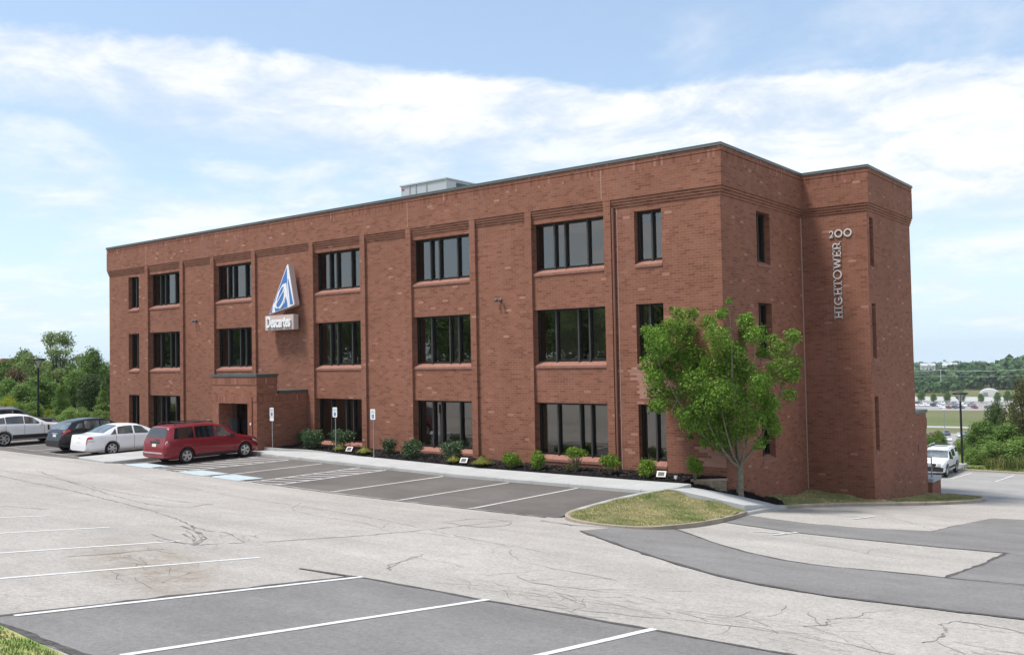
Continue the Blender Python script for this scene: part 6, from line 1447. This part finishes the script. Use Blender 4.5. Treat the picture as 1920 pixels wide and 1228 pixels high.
# ------------------------------------------------------------------ far country
def clump_wood(name, mat, rects, size, seed, faces=46):
    """far wooded land that reads as one mass"""
    r_ = random.Random(seed); mb = MB()
    for (d0, d1, l0, l1, n, h0, h1) in rects:
        for k in range(n):
            dist = lerp(d0, d1, r_.random()); lat = lerp(l0, l1, r_.random()); x, y = fpt(dist, lat); z = V(x, y); h = r_.uniform(h0, h1); w = h * r_.uniform(.5, .75)
            for f in range(faces):
                d = rdir(r_); 
                if d.z < -.3: continue
                q = 1 + .25 * mnoise.noise(d * 2 + Vector((k, 0, 0))); p = Vector((x + d.x * w * .62 * q, y + d.y * w * .62 * q, z + h * .52 + d.z * h * .48 * q)); nn = (d + rdir(r_) * .5 + Vector((0, 0, .3))).normalized()
                leaf(mb, p, nn, size * r_.uniform(.7, 1.3) * h / 12, r_, .8, .1)
    o = mb.build(name, mat); tag(o, kind='stuff'); return o
clump_wood('far_wood', M['wood_far'], [(660, 720, -120, -20, 60, 6, 9), (690, 780, -140, -10, 170, 6, 10), (760, 1050, -170, -22, 300, 6, 9), (760, 1050, -22, 140, 330, 11, 16), (760, 860, -10, 150, 160, 11, 17), (860, 980, 20, 190, 160, 15, 22)], 4.2, 71)
clump_wood('far_wood.001', M['wood_far'], [(1100, 1330, -230, 190, 400, 5, 8), (1100, 1380, -10, 190, 160, 9, 13), (1420, 1700, -300, 260, 420, 10, 15), (1750, 2150, -420, 380, 620, 9, 17)], 5.5, 72, 36)
def smalltree(label, d, la, h, grp):
    x, y = fpt(d, la); o = copy_tree(P_round); put(o, x, y, V(x, y), d + la, (h / 8.6, h / 8.6, h / 8.2), label, 'tree', grp)
for k, la in enumerate((-43, -36, -29.5, -23, -16, -9, 1, 9, 14, 18, 24, 31, 38.5, 45)): smalltree('small tree in the row along the farther lower car park', 572 + (k % 3), la, 5.6 + .9 * ((k * 7) % 3), 'row of small car park trees')
# barrel roofed shed
x, y = fpt(648, 6); e_ = empty('barrel_shed', (x, y, V(x, y))); e_.rotation_euler = (0, 0, ANG - R(90)); tag(e_, 'white barrel roofed shed in front of the far woods', 'shed')
q = MB(); q.prism([(5.8 * math.cos(R(a)), 4.6 * math.sin(R(a)) ** .8 if 0 < a < 180 else 0) for a in range(0, 181, 12)], 'y', 0, 14); q.build('shell', M['letter_metal'], e_, True)
q = MB(); q.box(-3.6, -1.0, -.15, -.02, 0, 2.6); q.build('door', M['metal_grey'], e_)
def house(label, d, la, rz):
    x, y = fpt(d, la); e_ = empty('house', (x, y, V(x, y) + 7)); e_.rotation_euler = (0, 0, rz); tag(e_, label, 'house', 'white houses on the far hillside')
    q = MB(); q.box(-9, 9, -5, 5, -4, 6); q.box(-3, 4, -7, -4.99, -4, 5); q.build('wall', M['lamp_frame'], e_)
    q = MB(); q.prism([(-5.5, 6), (5.5, 6), (0, 9.5)], 'x', -9.5, 9.5); q.prism([(-3.5, 5), (4.5, 5), (.5, 8.2)], 'y', -7.4, -1); q.build('roof', M['metal_light'], e_, True)
    for a in (-6.5, -1.5, 2.5, 6.5):
        q = MB(); q.box(a - .7, a + .7, -5.1, -4.98, 2, 4) if abs(a) > 3 else q.box(a - .7, a + .7, -7.1, -6.98, 1, 3); q.build('window', M['metal_dark'], e_)
house('white house on the far wooded hill, left of two', 1395, -62, ANG - R(80)); house('white house on the far wooded hill, right of two', 1405, -34, ANG - R(105))
# power poles and wires in front of the woods
poles = []
for la in (-70, -22, 28, 78):
    x, y = fpt(668, la); z = V(x, y); e_ = empty('power_pole', (x, y, z)); tag(e_, 'pale power pole standing before the far woods', 'power pole', 'power poles'); poles.append((x, y, z)); e_.rotation_euler = (0, 0, ANG)
    q = MB(); q.tube([(0, 0, -1), (0, 0, 17)], [.28, .2], 8); q.build('pole', M['metal_light'], e_)
    for zz_ in (16.2, 12.5): q = MB(); q.box(-.12, .12, -1.6, 1.6, zz_, zz_ + .22); q.build('cross_arm', M['metal_light'], e_)
for zz_, s_ in ((16.4, -1.3), (16.4, 1.3), (12.7, 0)):
    q = MB()
    for (a, b) in zip(poles[:-1], poles[1:]):
        q.tube([(lerp(a[0], b[0], u / 8), lerp(a[1], b[1], u / 8) + s_, lerp(a[2], b[2], u / 8) + zz_ - 3.5 * (u / 8) * (1 - u / 8)) for u in range(9)], .07, 4)
    tag(q.build('power_line', M['metal_light']), 'thin pale power line strung between the far poles', 'power line', 'power lines')
# lower car park lamp and red building at far left
x, y = fpt(372, -11.5); e_ = empty('lamp_post', (x, y, V(x, y))); tag(e_, 'slim lamp post with pale head in the nearer lower car park', 'lamp post')
q = MB(); q.tube([(0, 0, 0), (0, 0, 8)], .12, 8); q.build('pole', M['metal_grey'], e_); q = MB(); q.box(-.5, .5, -.3, .3, 7.9, 8.3); q.build('lamp_head', M['sign_white'], e_)
d = CF + CR * ((-58 - 960) / 1718.13); x, y = 14.474 + d.x * 135, -30.861 + d.y * 135
e_ = empty('red_building', (x, y, -.9)); e_.rotation_euler = (0, 0, R(35)); tag(e_, 'red roofed building showing behind the trees at the left edge', 'building')
q = MB(); q.box(-8, 7, -5, 5, -1, 5.2); o = q.build('wall', M['brick'], e_); boxuv(o)
q = MB(); q.prism([(-6, 5.2), (6, 5.2), (4.2, 7.2), (-4.2, 7.2)], 'x', -8.6, 7.6); q.build('roof', M['red_roof'], e_, True)
for a in (-5, 0, 4): q = MB(); q.box(a - .8, a + .8, -5.08, -4.98, 1, 3); q.build('window', M['bronze'], e_)

# ------------------------------------------------------------------ air
t = NT('haze'); pv = t.node('ShaderNodeVolumePrincipled'); pv.inputs['Color'].default_value = (0.90, 0.95, 1.0, 1); pv.inputs['Density'].default_value = 0.00012; pv.inputs['Anisotropy'].default_value = 0.2
t.n.remove(t.b); t.l.new(pv.outputs[0], t.out.inputs['Volume']); M['haze'] = t.m
q = MB(); q.box(-2600, 1400, -400, 2300, -70, 23); o = q.build('haze', M['haze']); o['kind'] = 'stuff'
